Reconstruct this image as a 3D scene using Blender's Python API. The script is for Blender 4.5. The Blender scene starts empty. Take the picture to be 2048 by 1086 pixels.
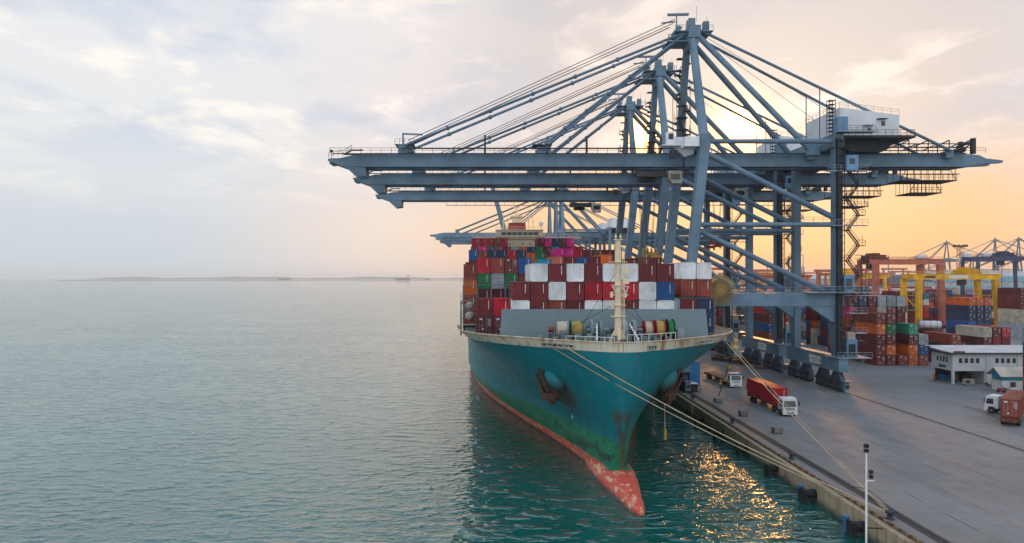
import bpy, math, random
from mathutils import Vector, Matrix
R = random.Random(7)
sc = bpy.context.scene
COL = sc.collection
# ------------------------------------------------------------------ camera
cam = bpy.data.cameras.new("Camera"); camo = bpy.data.objects.new("Camera", cam); COL.objects.link(camo)
camo.location = (0, 0, 23.4); camo.rotation_euler = (math.radians(90), 0, 0)
cam.sensor_width = 36.0; cam.lens = 36.0*1400/2048
cam.shift_x = 54/2048; cam.shift_y = 12/2048
cam.clip_start = 0.5; cam.clip_end = 60000
sc.camera = camo
# ------------------------------------------------------------------ light
SUN_AZ, SUN_EL = math.radians(20.4), math.radians(11.6)
sun = bpy.data.lights.new("Sun", 'SUN'); suno = bpy.data.objects.new("Sun", sun); COL.objects.link(suno)
sun.energy = .8; sun.angle = math.radians(5); sun.color = (1.0, 0.42, 0.10)
sd = Vector((math.sin(SUN_AZ)*math.cos(SUN_EL), math.cos(SUN_AZ)*math.cos(SUN_EL), math.sin(SUN_EL)))
suno.rotation_euler = sd.to_track_quat('Z', 'Y').to_euler()
sc.view_settings.view_transform = 'Standard'
try: sc.view_settings.look = 'None'
except Exception: pass
sc.view_settings.exposure = 0.15; sc.view_settings.gamma = 1.0
sc.cycles.volume_bounces = 3; sc.cycles.max_bounces = 8; sc.cycles.use_denoising = True
sc.cycles.sample_clamp_indirect = 10.0

def lin(c):
    if isinstance(c, str): c = [int(c[i:i+2], 16) for i in (0, 2, 4)]
    o = []
    for v in c[:3]:
        v /= 255.0
        o.append(v/12.92 if v <= 0.04045 else ((v+0.055)/1.055)**2.4)
    return (*o, 1.0)

class G:
    "tiny node-graph helper"
    def __init__(s, nt): s.t = nt
    def n(s, typ, ins=None, **p):
        k = s.t.nodes.new(typ)
        for a, b in p.items(): setattr(k, a, b)
        for a, b in (ins or {}).items(): s.set(k.inputs[a], b)
        return k
    def set(s, sock, b):
        if isinstance(b, bpy.types.NodeSocket): s.t.links.new(b, sock)
        elif hasattr(b, 'outputs'): s.t.links.new(b.outputs[0], sock)
        else: sock.default_value = b
    def math(s, op, a, b=0.0, c=0.0, clamp=False):
        k = s.n('ShaderNodeMath', operation=op, use_clamp=clamp)
        s.set(k.inputs[0], a); s.set(k.inputs[1], b); s.set(k.inputs[2], c)
        return k.outputs[0]
    def mix(s, f, a, b, blend='MIX'):
        k = s.n('ShaderNodeMix', data_type='RGBA', blend_type=blend)
        s.set(k.inputs[0], f); s.set(k.inputs[6], a); s.set(k.inputs[7], b)
        return k.outputs[2]
    def ramp(s, f, stops, interp='LINEAR'):
        k = s.n('ShaderNodeValToRGB'); cr = k.color_ramp; cr.interpolation = interp
        while len(cr.elements) < len(stops): cr.elements.new(0.5)
        for e, (p, c) in zip(cr.elements, stops):
            e.position = p; e.color = c if not isinstance(c, (int, float)) else (c, c, c, 1)
        s.set(k.inputs[0], f)
        return k.outputs[0]
    def smooth(s, x, a, b):
        k = s.n('ShaderNodeMapRange', interpolation_type='SMOOTHSTEP', clamp=True)
        s.set(k.inputs[0], x); k.inputs[1].default_value = a; k.inputs[2].default_value = b
        return k.outputs[0]
    def noise(s, vec, scale, detail=4, rough=0.55, dist=0.0):
        k = s.n('ShaderNodeTexNoise')
        if vec is not None: s.set(k.inputs['Vector'], vec)
        k.inputs['Scale'].default_value = scale; k.inputs['Detail'].default_value = detail
        k.inputs['Roughness'].default_value = rough; k.inputs['Distortion'].default_value = dist
        return k.outputs[0]
    def mapping(s, vec, scale=(1, 1, 1), loc=(0, 0, 0), rot=(0, 0, 0)):
        k = s.n('ShaderNodeMapping'); s.set(k.inputs['Vector'], vec)
        k.inputs['Scale'].default_value = scale; k.inputs['Rotation'].default_value = rot
        s.set(k.inputs['Location'], loc)
        return k.outputs[0]

# ------------------------------------------------------------------ sky
def build_world():
    w = bpy.data.worlds.new("World"); sc.world = w; w.use_nodes = True
    nt = w.node_tree; nt.nodes.clear(); g = G(nt)
    tc = g.n('ShaderNodeTexCoord'); d = tc.outputs['Generated']
    sep = g.n('ShaderNodeSeparateXYZ', {0: d}); x, y, z = sep.outputs
    el = g.math('MULTIPLY', g.math('ARCSINE', z), 180/math.pi)
    hl = g.math('SQRT', g.math('ADD', g.math('MULTIPLY', x, x), g.math('ADD', g.math('MULTIPLY', y, y), 1e-6)))
    ca = g.math('DIVIDE', g.math('ADD', g.math('MULTIPLY', x, math.sin(SUN_AZ)), g.math('MULTIPLY', y, math.cos(SUN_AZ))), hl)
    ang = g.math('MULTIPLY', g.math('ARCCOSINE', g.math('MINIMUM', g.math('MAXIMUM', ca, -1.0), 1.0)), 180/math.pi)
    elf = g.math('DIVIDE', el, 30.0, clamp=True)
    cold = g.ramp(elf, [(0, lin((199, 211, 217))), (.14, lin((206, 213, 222))), (.3, lin((228, 230, 230))), (.5, lin((230, 231, 233))), (.75, lin((229, 231, 234))), (1, lin((226, 230, 238)))])
    midc = g.ramp(elf, [(0, lin((234, 216, 206))), (.14, lin((238, 220, 207))), (.25, lin((233, 221, 215))), (.4, lin((229, 222, 223))), (.7, lin((233, 228, 227))), (1, lin((228, 231, 236)))])
    warm = g.ramp(elf, [(0, lin((240, 180, 122))), (.1, lin((245, 190, 134))), (.2, lin((238, 193, 148))), (.31, lin((226, 200, 182))), (.42, lin((212, 201, 198))), (.7, lin((209, 202, 202))), (1, lin((224, 226, 231)))])
    col = g.mix(g.smooth(ang, 30, 12), midc, warm)
    col = g.mix(g.smooth(ang, 46, 26), cold, col)
    # cloud sheet in perspective
    zz = g.math('ADD', g.math('MAXIMUM', z, 0.0), 0.16)
    cv = g.n('ShaderNodeCombineXYZ', {0: g.math('DIVIDE', x, zz), 1: g.math('DIVIDE', y, zz), 2: g.math('MULTIPLY', z, 2.0)}).outputs[0]
    n1 = g.noise(g.mapping(cv, (1, .8, 1), (3.1, 1.7, 0)), 1.25, 7, .56, .3)
    n2 = g.noise(g.mapping(cv, (1, .8, 1), (9.1, 4.2, 2)), 2.6, 8, .6, .4)
    up = g.smooth(el, 3.5, 13)
    dark = g.math('MULTIPLY', g.smooth(n1, .45, .60), up)
    col = g.mix(g.math('MULTIPLY', dark, .75), col, g.mix(g.smooth(ang, 40, 5), lin((196, 206, 222)), lin((198, 194, 202))))
    lit = g.math('MULTIPLY', g.math('MULTIPLY', g.smooth(n2, .50, .64), up), g.math('SUBTRACT', 1.0, g.math('MULTIPLY', dark, .7)))
    col = g.mix(g.math('MULTIPLY', lit, .9), col, g.mix(g.smooth(ang, 40, 10), lin((255, 247, 238)), lin((243, 229, 223))))
    # a faint grey bank low on the right
    # Nishita blue showing through
    sky = g.n('ShaderNodeTexSky'); sky.sky_type = 'NISHITA'; sky.sun_disc = False
    sky.sun_elevation = SUN_EL; sky.sun_rotation = SUN_AZ; sky.air_density = 1.2; sky.dust_density = 3.0
    skyc = g.n('ShaderNodeVectorMath', {0: sky.outputs[0], 1: (.08, .08, .08)}, operation='MULTIPLY').outputs[0]
    col = g.mix(0.06, col, skyc)
    # light behind the clouds
    def glow(col, u, v, sig, c, wob):
        az = math.atan2(u-970, 1400); e = math.atan2(555-v, math.hypot(u-970, 1400))
        gd = (math.sin(az)*math.cos(e), math.cos(az)*math.cos(e), math.sin(e))
        dt = g.n('ShaderNodeVectorMath', {0: d, 1: gd}, operation='DOT_PRODUCT').outputs['Value']
        a = g.math('MULTIPLY', g.math('ARCCOSINE', g.math('MINIMUM', dt, 1.0)), 180/math.pi)
        if wob: a = g.math('ADD', a, g.math('MULTIPLY', g.math('SUBTRACT', n2, .5), wob))
        q = g.math('DIVIDE', a, sig)
        f = g.math('EXPONENT', g.math('MULTIPLY', g.math('MULTIPLY', q, q), -1.0))
        add = g.n('ShaderNodeVectorMath', {0: c, 'Scale': f}, operation='SCALE').outputs[0]
        return g.n('ShaderNodeVectorMath', {0: col, 1: add}, operation='ADD').outputs[0]
    # clearer, bluer sky overhead and open bright sky behind the viewpoint
    col = g.mix(g.smooth(el, 26, 60), col, lin((196, 214, 240)))
    back = g.math('MULTIPLY', g.smooth(ang, 75, 150), .45)
    col = g.n('ShaderNodeVectorMath', {0: col, 'Scale': g.math('ADD', 1.0, back)}, operation='SCALE').outputs[0]
    col = glow(col, 1490, 252, 1.35, (16.0, 6.0, .9), 4.5)
    col = glow(col, 1284, 268, 1.0, (14.0, 5.0, .7), 3.5)
    col = glow(col, 1420, 275, 4.5, (.12, .05, -.02), 6)
    bg = g.n('ShaderNodeBackground', {0: col, 1: 1.0})
    g.n('ShaderNodeOutputWorld', {0: bg})
build_world()

# ------------------------------------------------------------------ materials
MATS = {}
def paint(name, col, rust=0.15, rough=0.5, metal=0.0, dirt=0.35, scale=1.0, bump=0.0, spec=0.4, rustcol=(.12, .045, .018)):
    if name in MATS: return MATS[name]
    m = bpy.data.materials.new(name); m.use_nodes = True; MATS[name] = m
    nt = m.node_tree; g = G(nt); b = nt.nodes['Principled BSDF']
    tc = g.n('ShaderNodeTexCoord'); oi = g.n('ShaderNodeObjectInfo')
    off = g.math('MULTIPLY', oi.outputs['Random'], 60.0)
    v = g.mapping(tc.outputs['Object'], (scale,)*3, g.n('ShaderNodeCombineXYZ', {0: off, 1: off, 2: off}).outputs[0])
    big = g.noise(v, .35, 5, .6); fine = g.noise(v, 3.2, 5, .65)
    st = g.noise(g.mapping(v, (2.2, 2.2, .16)), 1.3, 4, .6)
    c = (*col[:3], 1)
    lo = tuple(x*(1-dirt) for x in col[:3])+(1,); hi = tuple(min(1, x*(1+.35*dirt)+.004) for x in col[:3])+(1,)
    k = g.mix(g.smooth(big, .3, .7), lo, hi)
    k = g.mix(g.math('MULTIPLY', g.smooth(st, .5, .75), .55*dirt), k, tuple(x*.45+.02 for x in col[:3])+(1,))
    if rust > 0:
        rm = g.math('MULTIPLY', g.smooth(st, .62-.1*rust, .76-.1*rust), g.smooth(fine, .42, .62))
        k = g.mix(g.math('MULTIPLY', rm, min(1, rust*2.2)), k, (*rustcol, 1))
    k = g.mix(1.0, k, g.ramp(oi.outputs['Random'], [(0, .8), (1, 1.15)]), 'MULTIPLY')
    nt.links.new(k, b.inputs['Base Color'])
    nt.links.new(g.ramp(fine, [(.3, min(1, rough*.8)), (.7, min(1, rough*1.25))]), b.inputs['Roughness'])
    b.inputs['Metallic'].default_value = metal; b.inputs['Specular IOR Level'].default_value = spec
    if bump:
        bp = g.n('ShaderNodeBump', {'Height': fine, 'Strength': bump, 'Distance': .05})
        nt.links.new(bp.outputs[0], b.inputs['Normal'])
    return m
def emit(name, col, s):
    m = bpy.data.materials.new(name); m.use_nodes = True; b = m.node_tree.nodes['Principled BSDF']
    b.inputs['Base Color'].default_value = (*col, 1); b.inputs['Emission Color'].default_value = (*col, 1); b.inputs['Emission Strength'].default_value = s
    return m
CC = dict(dkred=(.165, .018, .021), brownred=(.27, .052, .032), red=(.48, .010, .024), orange=(.62, .12, .010), white=(.76, .77, .76),
          cream=(.58, .53, .41), blue=(.010, .09, .28), navy=(.018, .042, .105), green=(.008, .16, .05), grey=(.32, .36, .39), seagreen=(.03, .29, .19),
          pink=(.75, .012, .26), teal=(.01, .24, .38), salmon=(.52, .13, .09), maroon=(.12, .014, .024), brown=(.19, .065, .035), darkgrey=(.07, .09, .095))
CNAME = dict(dkred="dark red", brownred="brick red", red="bright red", orange="orange", white="white", cream="cream", blue="mid blue", navy="navy blue",
             green="dark green", grey="pale grey", seagreen="sea green", pink="magenta", teal="turquoise", salmon="salmon", maroon="maroon", brown="brown", darkgrey="charcoal")
def cmat(c): return paint("container_"+c, CC[c], rust=.35 if c in ('white', 'cream') else .12, rough=.5, dirt=.3, spec=.35)
M_crane = paint("crane_steel", (.130, .215, .290), rust=.16, rough=.5, dirt=.3, scale=.5)
M_cranelt = paint("crane_steel_pale", (.26, .33, .38), rust=.08, rough=.5, dirt=.3, scale=.5)
M_dark = paint("dark_steel", (.03, .035, .04), rust=.2, rough=.6)
M_black = paint("black_rubber", (.015, .015, .016), rust=0, rough=.7, dirt=.2)
M_cable = paint("wire_rope", (.06, .065, .075), rust=0, rough=.5)
M_bogie = paint("grimy_steel", (.055, .085, .115), rust=.15, rough=.6)
M_white = paint("white_panel", (.80, .81, .82), rust=.06, rough=.5, dirt=.12)
M_off = paint("beige_panel", (.42, .40, .33), rust=.1, rough=.5)
M_mark = paint("white_marking", (.75, .74, .70), rust=0, rough=.6, dirt=.1)
M_glass = paint("dark_glass", (.02, .028, .032), rust=0, rough=.12, dirt=.1, spec=.6)
M_steel = paint("bare_steel", (.25, .25, .25), rust=.3, rough=.4, metal=.6)
M_yellow = paint("yellow_paint", (.80, .42, .006), rust=.12, rough=.5, dirt=.3)
M_rust = paint("rusty_iron", (.16, .06, .03), rust=.7, rough=.8, dirt=.5)
M_cream = paint("cream_paint", (.82, .66, .44), rust=.22, rough=.5, dirt=.14)
M_gold = paint("yellow_cable", (.50, .30, .05), rust=.1, rough=.6)
M_rope = paint("rope_fibre", (.50, .38, .24), rust=0, rough=.9, dirt=.3)
M_red = paint("red_paint", (.36, .025, .02), rust=.15, rough=.5)
M_green = paint("green_paint", (.01, .22, .08), rust=.1, rough=.5)
M_deckgrey = paint("breakwater_grey", (.155, .215, .235), rust=.05, rough=.55, dirt=.12, scale=.3)
M_mach = paint("machinery_grey", (.20, .26, .28), rust=.25, rough=.5)
M_wood = paint("weathered_timber", (.20, .15, .10), rust=.1, rough=.85, dirt=.5, scale=2)
M_conc = paint("old_concrete", (.25, .24, .22), rust=.2, rough=.9, dirt=.5)
M_blue = paint("blue_paint", (.012, .14, .34), rust=.2, rough=.5)
M_orange = paint("orange_paint", (.50, .11, .02), rust=.2, rough=.5)

# ------------------------------------------------------------------ mesh builder
class MB:
    def __init__(s): s.v = []; s.f = []; s.m = []; s.sm = []
    def add(s, vs, fs, m=0, sm=False):
        o = len(s.v); s.v += [tuple(p) for p in vs]
        for f in fs: s.f.append(tuple(i+o for i in f)); s.m.append(m); s.sm.append(sm)
        return s
    def box(s, c, d, m=0, rz=0.0):
        x, y, z = d[0]/2, d[1]/2, d[2]/2; co, si = math.cos(rz), math.sin(rz)
        vs = []
        for a, b, e in ((-x, -y, -z), (x, -y, -z), (x, y, -z), (-x, y, -z), (-x, -y, z), (x, -y, z), (x, y, z), (-x, y, z)):
            vs.append((c[0]+a*co-b*si, c[1]+a*si+b*co, c[2]+e))
        return s.add(vs, [(3, 2, 1, 0), (4, 5, 6, 7), (0, 1, 5, 4), (1, 2, 6, 5), (2, 3, 7, 6), (3, 0, 4, 7)], m)
    def bb(s, lo, hi, m=0):
        return s.box([(a+b)/2 for a, b in zip(lo, hi)], [abs(b-a) for a, b in zip(lo, hi)], m)
    def frame(s, p, q, up=(0, 0, 1)):
        p, q = Vector(p), Vector(q); a = (q-p).normalized(); u = Vector(up)
        if abs(a.dot(u)) > .98: u = Vector((0, 1, 0))
        x = a.cross(u).normalized(); y = x.cross(a).normalized()
        return p, q, x, y
    def beam(s, p, q, w, h, m=0, w2=None, h2=None):
        p, q, x, y = s.frame(p, q); vs = []
        for o, ww, hh in ((p, w, h), (q, w2 or w, h2 or h)):
            for a, b in ((-1, -1), (1, -1), (1, 1), (-1, 1)): vs.append(o+x*(a*ww/2)+y*(b*hh/2))
        return s.add(vs, [(0, 1, 2, 3), (7, 6, 5, 4), (0, 4, 5, 1), (1, 5, 6, 2), (2, 6, 7, 3), (3, 7, 4, 0)], m)
    def tube(s, p, q, r, m=0, n=10, r2=None, cap=True):
        p, q, x, y = s.frame(p, q); r2 = r if r2 is None else r2; vs = []
        for o, rr in ((p, r), (q, r2)):
            for i in range(n):
                t = 2*math.pi*i/n; vs.append(o+x*(rr*math.cos(t))+y*(rr*math.sin(t)))
        s.add(vs, [(i, i+n, (i+1) % n+n, (i+1) % n) for i in range(n)], m, n > 5)
        if cap: s.add(vs, [tuple(range(n)), tuple(range(2*n-1, n-1, -1))], m)
        return s
    def path(s, pts, r, m=0, n=6):
        for a, b in zip(pts, pts[1:]): s.tube(a, b, r, m, n)
        return s
    def prism(s, poly, axis, a, b, m=0):
        "extrude a 2-D polygon along axis (0,1,2) from a to b"
        n = len(poly); vs = []
        for t in (a, b):
            for p in poly:
                q = list(p); q.insert(axis, t); vs.append(q)
        return s.add(vs, [tuple(range(n-1, -1, -1)), tuple(range(n, 2*n))]+[(i, (i+1) % n, (i+1) % n+n, i+n) for i in range(n)], m)
    def lathe(s, prof, c, axis=2, m=0, n=16):
        "prof: (radius, height) rings round an axis through c"
        vs = []
        for r, h in prof:
            for i in range(n):
                t = 2*math.pi*i/n; q = [r*math.cos(t), r*math.sin(t)]; q.insert(axis, h)
                vs.append([q[k]+c[k] for k in range(3)])
        fs = [(j*n+i, j*n+(i+1) % n, (j+1)*n+(i+1) % n, (j+1)*n+i) for j in range(len(prof)-1) for i in range(n)]
        s.add(vs, fs, m, True)
        return s.add(vs, [tuple(range(n-1, -1, -1)), tuple(range((len(prof)-1)*n, len(prof)*n))], m)
    def sphere(s, c, r, m=0, n=12, k=8):
        rr = r if isinstance(r, (tuple, list)) else (r, r, r); vs = []
        for j in range(k+1):
            p = math.pi*j/k
            for i in range(n):
                t = 2*math.pi*i/n; vs.append((c[0]+rr[0]*math.sin(p)*math.cos(t), c[1]+rr[1]*math.sin(p)*math.sin(t), c[2]+rr[2]*math.cos(p)))
        return s.add(vs, [(j*n+i, (j+1)*n+i, (j+1)*n+(i+1) % n, j*n+(i+1) % n) for j in range(k) for i in range(n)], m, True)
    def rail(s, pts, h=1.1, m=0, step=2.0, r=.035):
        "handrail with posts along pts"
        for a, b in zip(pts, pts[1:]):
            a, b = Vector(a), Vector(b); L = (b-a).length; n = max(1, int(L/step)); up = Vector((0, 0, h))
            s.tube(a+up, b+up, r, m, 4); s.tube(a+up*.55, b+up*.55, r*.8, m, 4)
            for i in range(n+1):
                p = a+(b-a)*(i/n); s.tube(p, p+up, r, m, 4)
        return s
    def mesh(s, name, mats, org=(0, 0, 0)):
        me = bpy.data.meshes.new(name)
        me.from_pydata([(a-org[0], b-org[1], c-org[2]) for a, b, c in s.v], [], s.f)
        for mt in (mats if isinstance(mats, (list, tuple)) else [mats]): me.materials.append(mt)
        me.polygons.foreach_set('material_index', s.m); me.polygons.foreach_set('use_smooth', s.sm); me.update()
        return me
    def build(s, name, mats, parent=None, org=(0, 0, 0), label=None):
        o = bpy.data.objects.new(name, s.mesh(name, mats, org)); COL.objects.link(o)
        if parent is not None: o.parent = parent
        else: o.location = org
        if label: o['label'] = label
        return o
def tag(o, label, cat, group=None, kind=None):
    o['label'] = label; o['category'] = cat
    if group: o['group'] = group
    if kind: o['kind'] = kind
    return o
def root(name, loc, label, cat, group=None, rz=0.0):
    o = bpy.data.objects.new(name, None); COL.objects.link(o); o.location = loc; o.rotation_euler = (0, 0, rz); o.empty_display_size = .5
    return tag(o, label, cat, group)
def copy_tree(o, parent=None):
    c = o.copy(); COL.objects.link(c); c.parent = parent
    for ch in list(o.children): copy_tree(ch, c)
    return c
ORD = ["", "first", "second", "third", "fourth", "fifth", "sixth", "seventh", "eighth", "ninth", "tenth", "eleventh", "twelfth", "thirteenth", "fourteenth", "fifteenth", "sixteenth", "seventeenth", "eighteenth"]
# ------------------------------------------------------------------ the setting
WZ = -2.2
def m_new(name):
    m = bpy.data.materials.new(name); m.use_nodes = True
    return m, G(m.node_tree), m.node_tree.nodes['Principled BSDF']
def water_mat():
    m, g, b = m_new("sea_water"); nt = m.node_tree
    p = g.n('ShaderNodeNewGeometry').outputs['Position']
    a = g.noise(g.mapping(p, (.50, 1.0, 1), rot=(0, 0, .22)), .75, 2, .5, .25)
    c = g.noise(g.mapping(p, (.8, 1.5, 1), rot=(0, 0, -.2)), 1.35, 2, .5, .35)
    s = g.noise(g.mapping(p, (.1, .16, 1), rot=(0, 0, .3)), .6, 3, .5)
    wind = g.noise(g.mapping(p, (.02, .035, 1), rot=(0, 0, .4)), 1.0, 3, .55)
    crest = g.math('POWER', g.smooth(a, .40, .78), 1.6)
    h = g.math('ADD', g.math('MULTIPLY', crest, 1.0), g.math('ADD', g.math('MULTIPLY', c, .28), g.math('MULTIPLY', s, .7)))
    h = g.math('MULTIPLY', h, g.math('ADD', .65, g.math('MULTIPLY', g.smooth(wind, .35, .65), .6)))
    # calmer, slicker water in the lee of the ship's seaward side
    sp = g.n('ShaderNodeSeparateXYZ', {0: p}).outputs
    lee = g.math('MULTIPLY', g.smooth(g.math('ADD', sp[0], g.math('MULTIPLY', g.math('SUBTRACT', wind, .5), 30)), -75, -12), g.smooth(sp[1], 70, 120))
    h = g.math('MULTIPLY', h, g.math('SUBTRACT', 1.0, g.math('MULTIPLY', lee, .5)))
    bp = g.n('ShaderNodeBump', {'Height': h, 'Strength': 1.0, 'Distance': .40})
    nt.links.new(bp.outputs[0], b.inputs['Normal'])
    patch = g.noise(g.mapping(p, (.012, .03, 1)), 1.0, 3, .5)
    nt.links.new(g.mix(g.smooth(patch, .35, .7), (.0008, .070, .056, 1), (.002, .100, .082, 1)), b.inputs['Base Color'])
    b.inputs['Roughness'].default_value = .04; b.inputs['IOR'].default_value = 2.3; b.inputs['Specular Tint'].default_value = (.80, 1, .985, 1)
    return m
w = MB(); w.add([(-9000, -120, WZ), (9000, -120, WZ), (9000, 12000, WZ), (-9000, 12000, WZ)], [(0, 1, 2, 3)])
wo = w.build("water", water_mat()); wo['kind'] = 'structure'

QR = -0.0125
def Q(x, y): # the quay line runs very slightly to the right of the view axis
    dx, dy = x-38.3, y-130; c, s = math.cos(QR), math.sin(QR)
    return (38.3+dx*c-dy*s, 130+dx*s+dy*c)
def asphalt_mat():
    m, g, b = m_new("quay_asphalt"); nt = m.node_tree
    p = g.n('ShaderNodeTexCoord').outputs['Object']
    sep = g.n('ShaderNodeSeparateXYZ', {0: p}); x, y, z = sep.outputs
    big = g.noise(p, .035, 5, .6); mid = g.noise(p, .35, 5, .6); fine = g.noise(p, 9, 4, .7)
    trk = g.noise(g.mapping(p, (.55, .018, 1), rot=(0, 0, .03)), 1.0, 5, .6, .5)
    c = g.mix(g.smooth(big, .35, .68), (.130, .143, .150, 1), (.192, .208, .216, 1))
    c = g.mix(g.math('MULTIPLY', g.smooth(trk, .50, .78), .42), c, (.065, .066, .070, 1))
    c = g.mix(g.math('MULTIPLY', g.smooth(mid, .55, .75), .35), c, (.09, .088, .085, 1))
    oil = g.noise(g.mapping(p, (.16, .07, 1), (5, 2, 0)), 1.0, 4, .6, .8)
    c = g.mix(g.math('MULTIPLY', g.smooth(oil, .62, .75), .6), c, (.045, .043, .042, 1))
    # tan, worn concrete strip towards the edge of the quay
    e = g.math('ADD', x, g.math('MULTIPLY', g.math('SUBTRACT', mid, .5), 5.0))
    c = g.mix(g.math('MULTIPLY', g.smooth(e, 9.5, 3.0), .55), c, g.mix(fine, (.16, .125, .095, 1), (.27, .23, .19, 1)))
    c = g.mix(.25, c, g.mix(fine, (.05, .05, .05, 1), (.3, .3, .3, 1)))
    jx = g.math('LESS_THAN', g.math('ABSOLUTE', g.math('SUBTRACT', g.math('FRACT', g.math('DIVIDE', x, 5.5)), .5)), .006)
    jy = g.math('LESS_THAN', g.math('ABSOLUTE', g.math('SUBTRACT', g.math('FRACT', g.math('DIVIDE', y, 11.0)), .5)), .004)
    c = g.mix(g.math('MULTIPLY', g.math('MAXIMUM', jx, jy), .45), c, (.05, .05, .05, 1))
    tyre = g.noise(g.mapping(p, (1.6, .012, 1), rot=(0, 0, -.02)), 1.0, 3, .5, .3)
    c = g.mix(g.math('MULTIPLY', g.smooth(tyre, .60, .70), .26), c, (.045, .046, .05, 1))
    nt.links.new(c, b.inputs['Base Color'])
    nt.links.new(g.ramp(mid, [(.3, .62), (.7, .85)]), b.inputs['Roughness'])
    bp = g.n('ShaderNodeBump', {'Height': fine, 'Strength': .15, 'Distance': .02}); nt.links.new(bp.outputs[0], b.inputs['Normal'])
    return m
gr = MB(); gr.bb((0, -260, -3.9), (5200, 5200, 0))
go = gr.build("ground", asphalt_mat()); go['kind'] = 'structure'; go.location = (*Q(38.9, 130), 0); go.rotation_euler = (0, 0, QR)

def wall_mat():
    m, g, b = m_new("quay_concrete"); nt = m.node_tree
    p = g.n('ShaderNodeTexCoord').outputs['Object']; z = g.n('ShaderNodeSeparateXYZ', {0: p}).outputs[2]
    st = g.noise(g.mapping(p, (1, 1.3, .08)), 1.2, 5, .65); n = g.noise(p, .9, 5, .6); f = g.noise(p, 7, 3, .6)
    c = g.mix(n, (.30, .22, .13, 1), (.50, .40, .26, 1))
    c = g.mix(g.math('MULTIPLY', g.smooth(st, .5, .68), .75), c, (.19, .085, .030, 1))
    c = g.mix(g.smooth(g.math('ADD', z, g.math('MULTIPLY', n, 1.0)), -.7, -1.7), c, (.045, .042, .030, 1))
    c = g.mix(.2, c, g.mix(f, (.03, .03, .03, 1), (.4, .38, .34, 1)))
    nt.links.new(c, b.inputs['Base Color']); b.inputs['Roughness'].default_value = .9
    bp = g.n('ShaderNodeBump', {'Height': n, 'Strength': .4, 'Distance': .15}); nt.links.new(bp.outputs[0], b.inputs['Normal'])
    return m
qw = MB()
for i in range(60):
    y0 = -200+i*22.0
    qw.bb((-.62, y0+.02, -4), (0, y0+21.98, -.02))
    qw.bb((-.55, y0+.5, -4), (-.92, y0+1.9, -.35)) if i % 2 else None
M_wall = wall_mat()
qo = qw.build("quay_wall", M_wall); qo.location = (*Q(38.9, 130), 0); qo.rotation_euler = (0, 0, QR)
tag(qo, "long rust streaked concrete quay wall dropping into the sea", "quay wall")
# striped edge kerb
def kerb_mat():
    m, g, b = m_new("kerb_stripes"); nt = m.node_tree
    p = g.n('ShaderNodeTexCoord').outputs['Object']; y = g.n('ShaderNodeSeparateXYZ', {0: p}).outputs[1]
    s = g.math('GREATER_THAN', g.math('FRACT', g.math('MULTIPLY', y, .62)), .5); n = g.noise(p, 2.5, 5, .7)
    c = g.mix(s, (.025, .022, .02, 1), (.36, .17, .04, 1)); c = g.mix(g.smooth(n, .42, .6), (.11, .075, .05, 1), c)
    nt.links.new(c, b.inputs['Base Color']); b.inputs['Roughness'].default_value = .8
    return m
kb = MB(); kb.bb((.05, -200, .004), (.33, 1100, .24)); ko = kb.build("kerb", kerb_mat()); ko.location = (*Q(38.9, 130), 0); ko.rotation_euler = (0, 0, QR); ko['kind'] = 'structure'
# crane rails, cable slot, painted lines: sheets stacked 4 mm apart
def strip(name, x0, x1, mat, z=.004, y0=-200, y1=900, h=None, dash=None):
    s = MB()
    if dash:
        y = y0
        while y < y1: s.bb((x0, y, z-.003), (x1, y+dash[0], z)); y += dash[0]+dash[1]
    elif h: s.bb((x0, y0, .001), (x1, y1, h))
    else: s.bb((x0, y0, z-.003), (x1, y1, z))
    o = s.build(name, mat); o.location = (*Q(38.9, 130), 0); o.rotation_euler = (0, 0, QR); o['kind'] = 'structure'; return o
M_yl = paint("worn_yellow_line", (.24, .17, .075), rust=.6, rough=.9, dirt=.7, rustcol=(.13, .13, .13))
M_pale = paint("pale_track_concrete", (.21, .205, .19), rust=.1, rough=.9, dirt=.4)
strip("rail_bed", 1.9, 3.2, paint("rail_slot_concrete", (.11, .10, .09), rust=.3, rough=.9), .004)
strip("rail", 2.72, 2.84, M_dark, h=.075); strip("rail", 2.30, 2.55, M_black, h=.035); strip("rail", 2.0, 2.08, M_dark, h=.05)
strip("rail_bed", 33.6, 34.9, M_pale, .004); strip("rail", 34.2, 34.42, M_dark, h=.06)
for x in (7.4, 12.0, 16.4, 20.6): strip("road_marking", x, x+.14, M_yl, .004)
strip("road_marking", 48.0, 48.16, M_yl, .004, dash=(3, 5)); strip("road_marking", 41.5, 41.64, M_pale, .004, dash=(2.5, 9))

# land on the horizon and the long breakwater
M_hill = paint("far_land", (.06, .08, .07), rust=0, rough=.9, dirt=.4, scale=.01)
h = MB(); n = 60; vs = []; fs = []
for i in range(n+1):
    x = -6600+i*6400/n; e = min(1, i/6)*min(1, (n-i)/3+.3); top = 4+e*(20+9*math.sin(i*.31)+4*math.sin(i*.9)+R.random()*3)
    vs += [(x, 11300, WZ-1), (x, 11600, top), (x, 11900, WZ-1)]
for i in range(n):
    a = 3*i; fs += [(a, a+3, a+4, a+1), (a+1, a+4, a+5, a+2)]
h.add(vs, fs, 0, True); ho = h.build("hills", M_hill); ho['kind'] = 'structure'
bw = MB(); bw.prism([(-7, -3.5), (7, -3.5), (2.2, .6), (-2.2, .6)], 0, -3600, -40)
bo = bw.build("breakwater", paint("breakwater_rock", (.10, .10, .09), rust=0, rough=.95, scale=.2)); bo.location = (0, 6400, 0); bo.rotation_euler = (0, 0, .16)
tag(bo, "low dark stone breakwater crossing the sea near the horizon", "breakwater")
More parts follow.
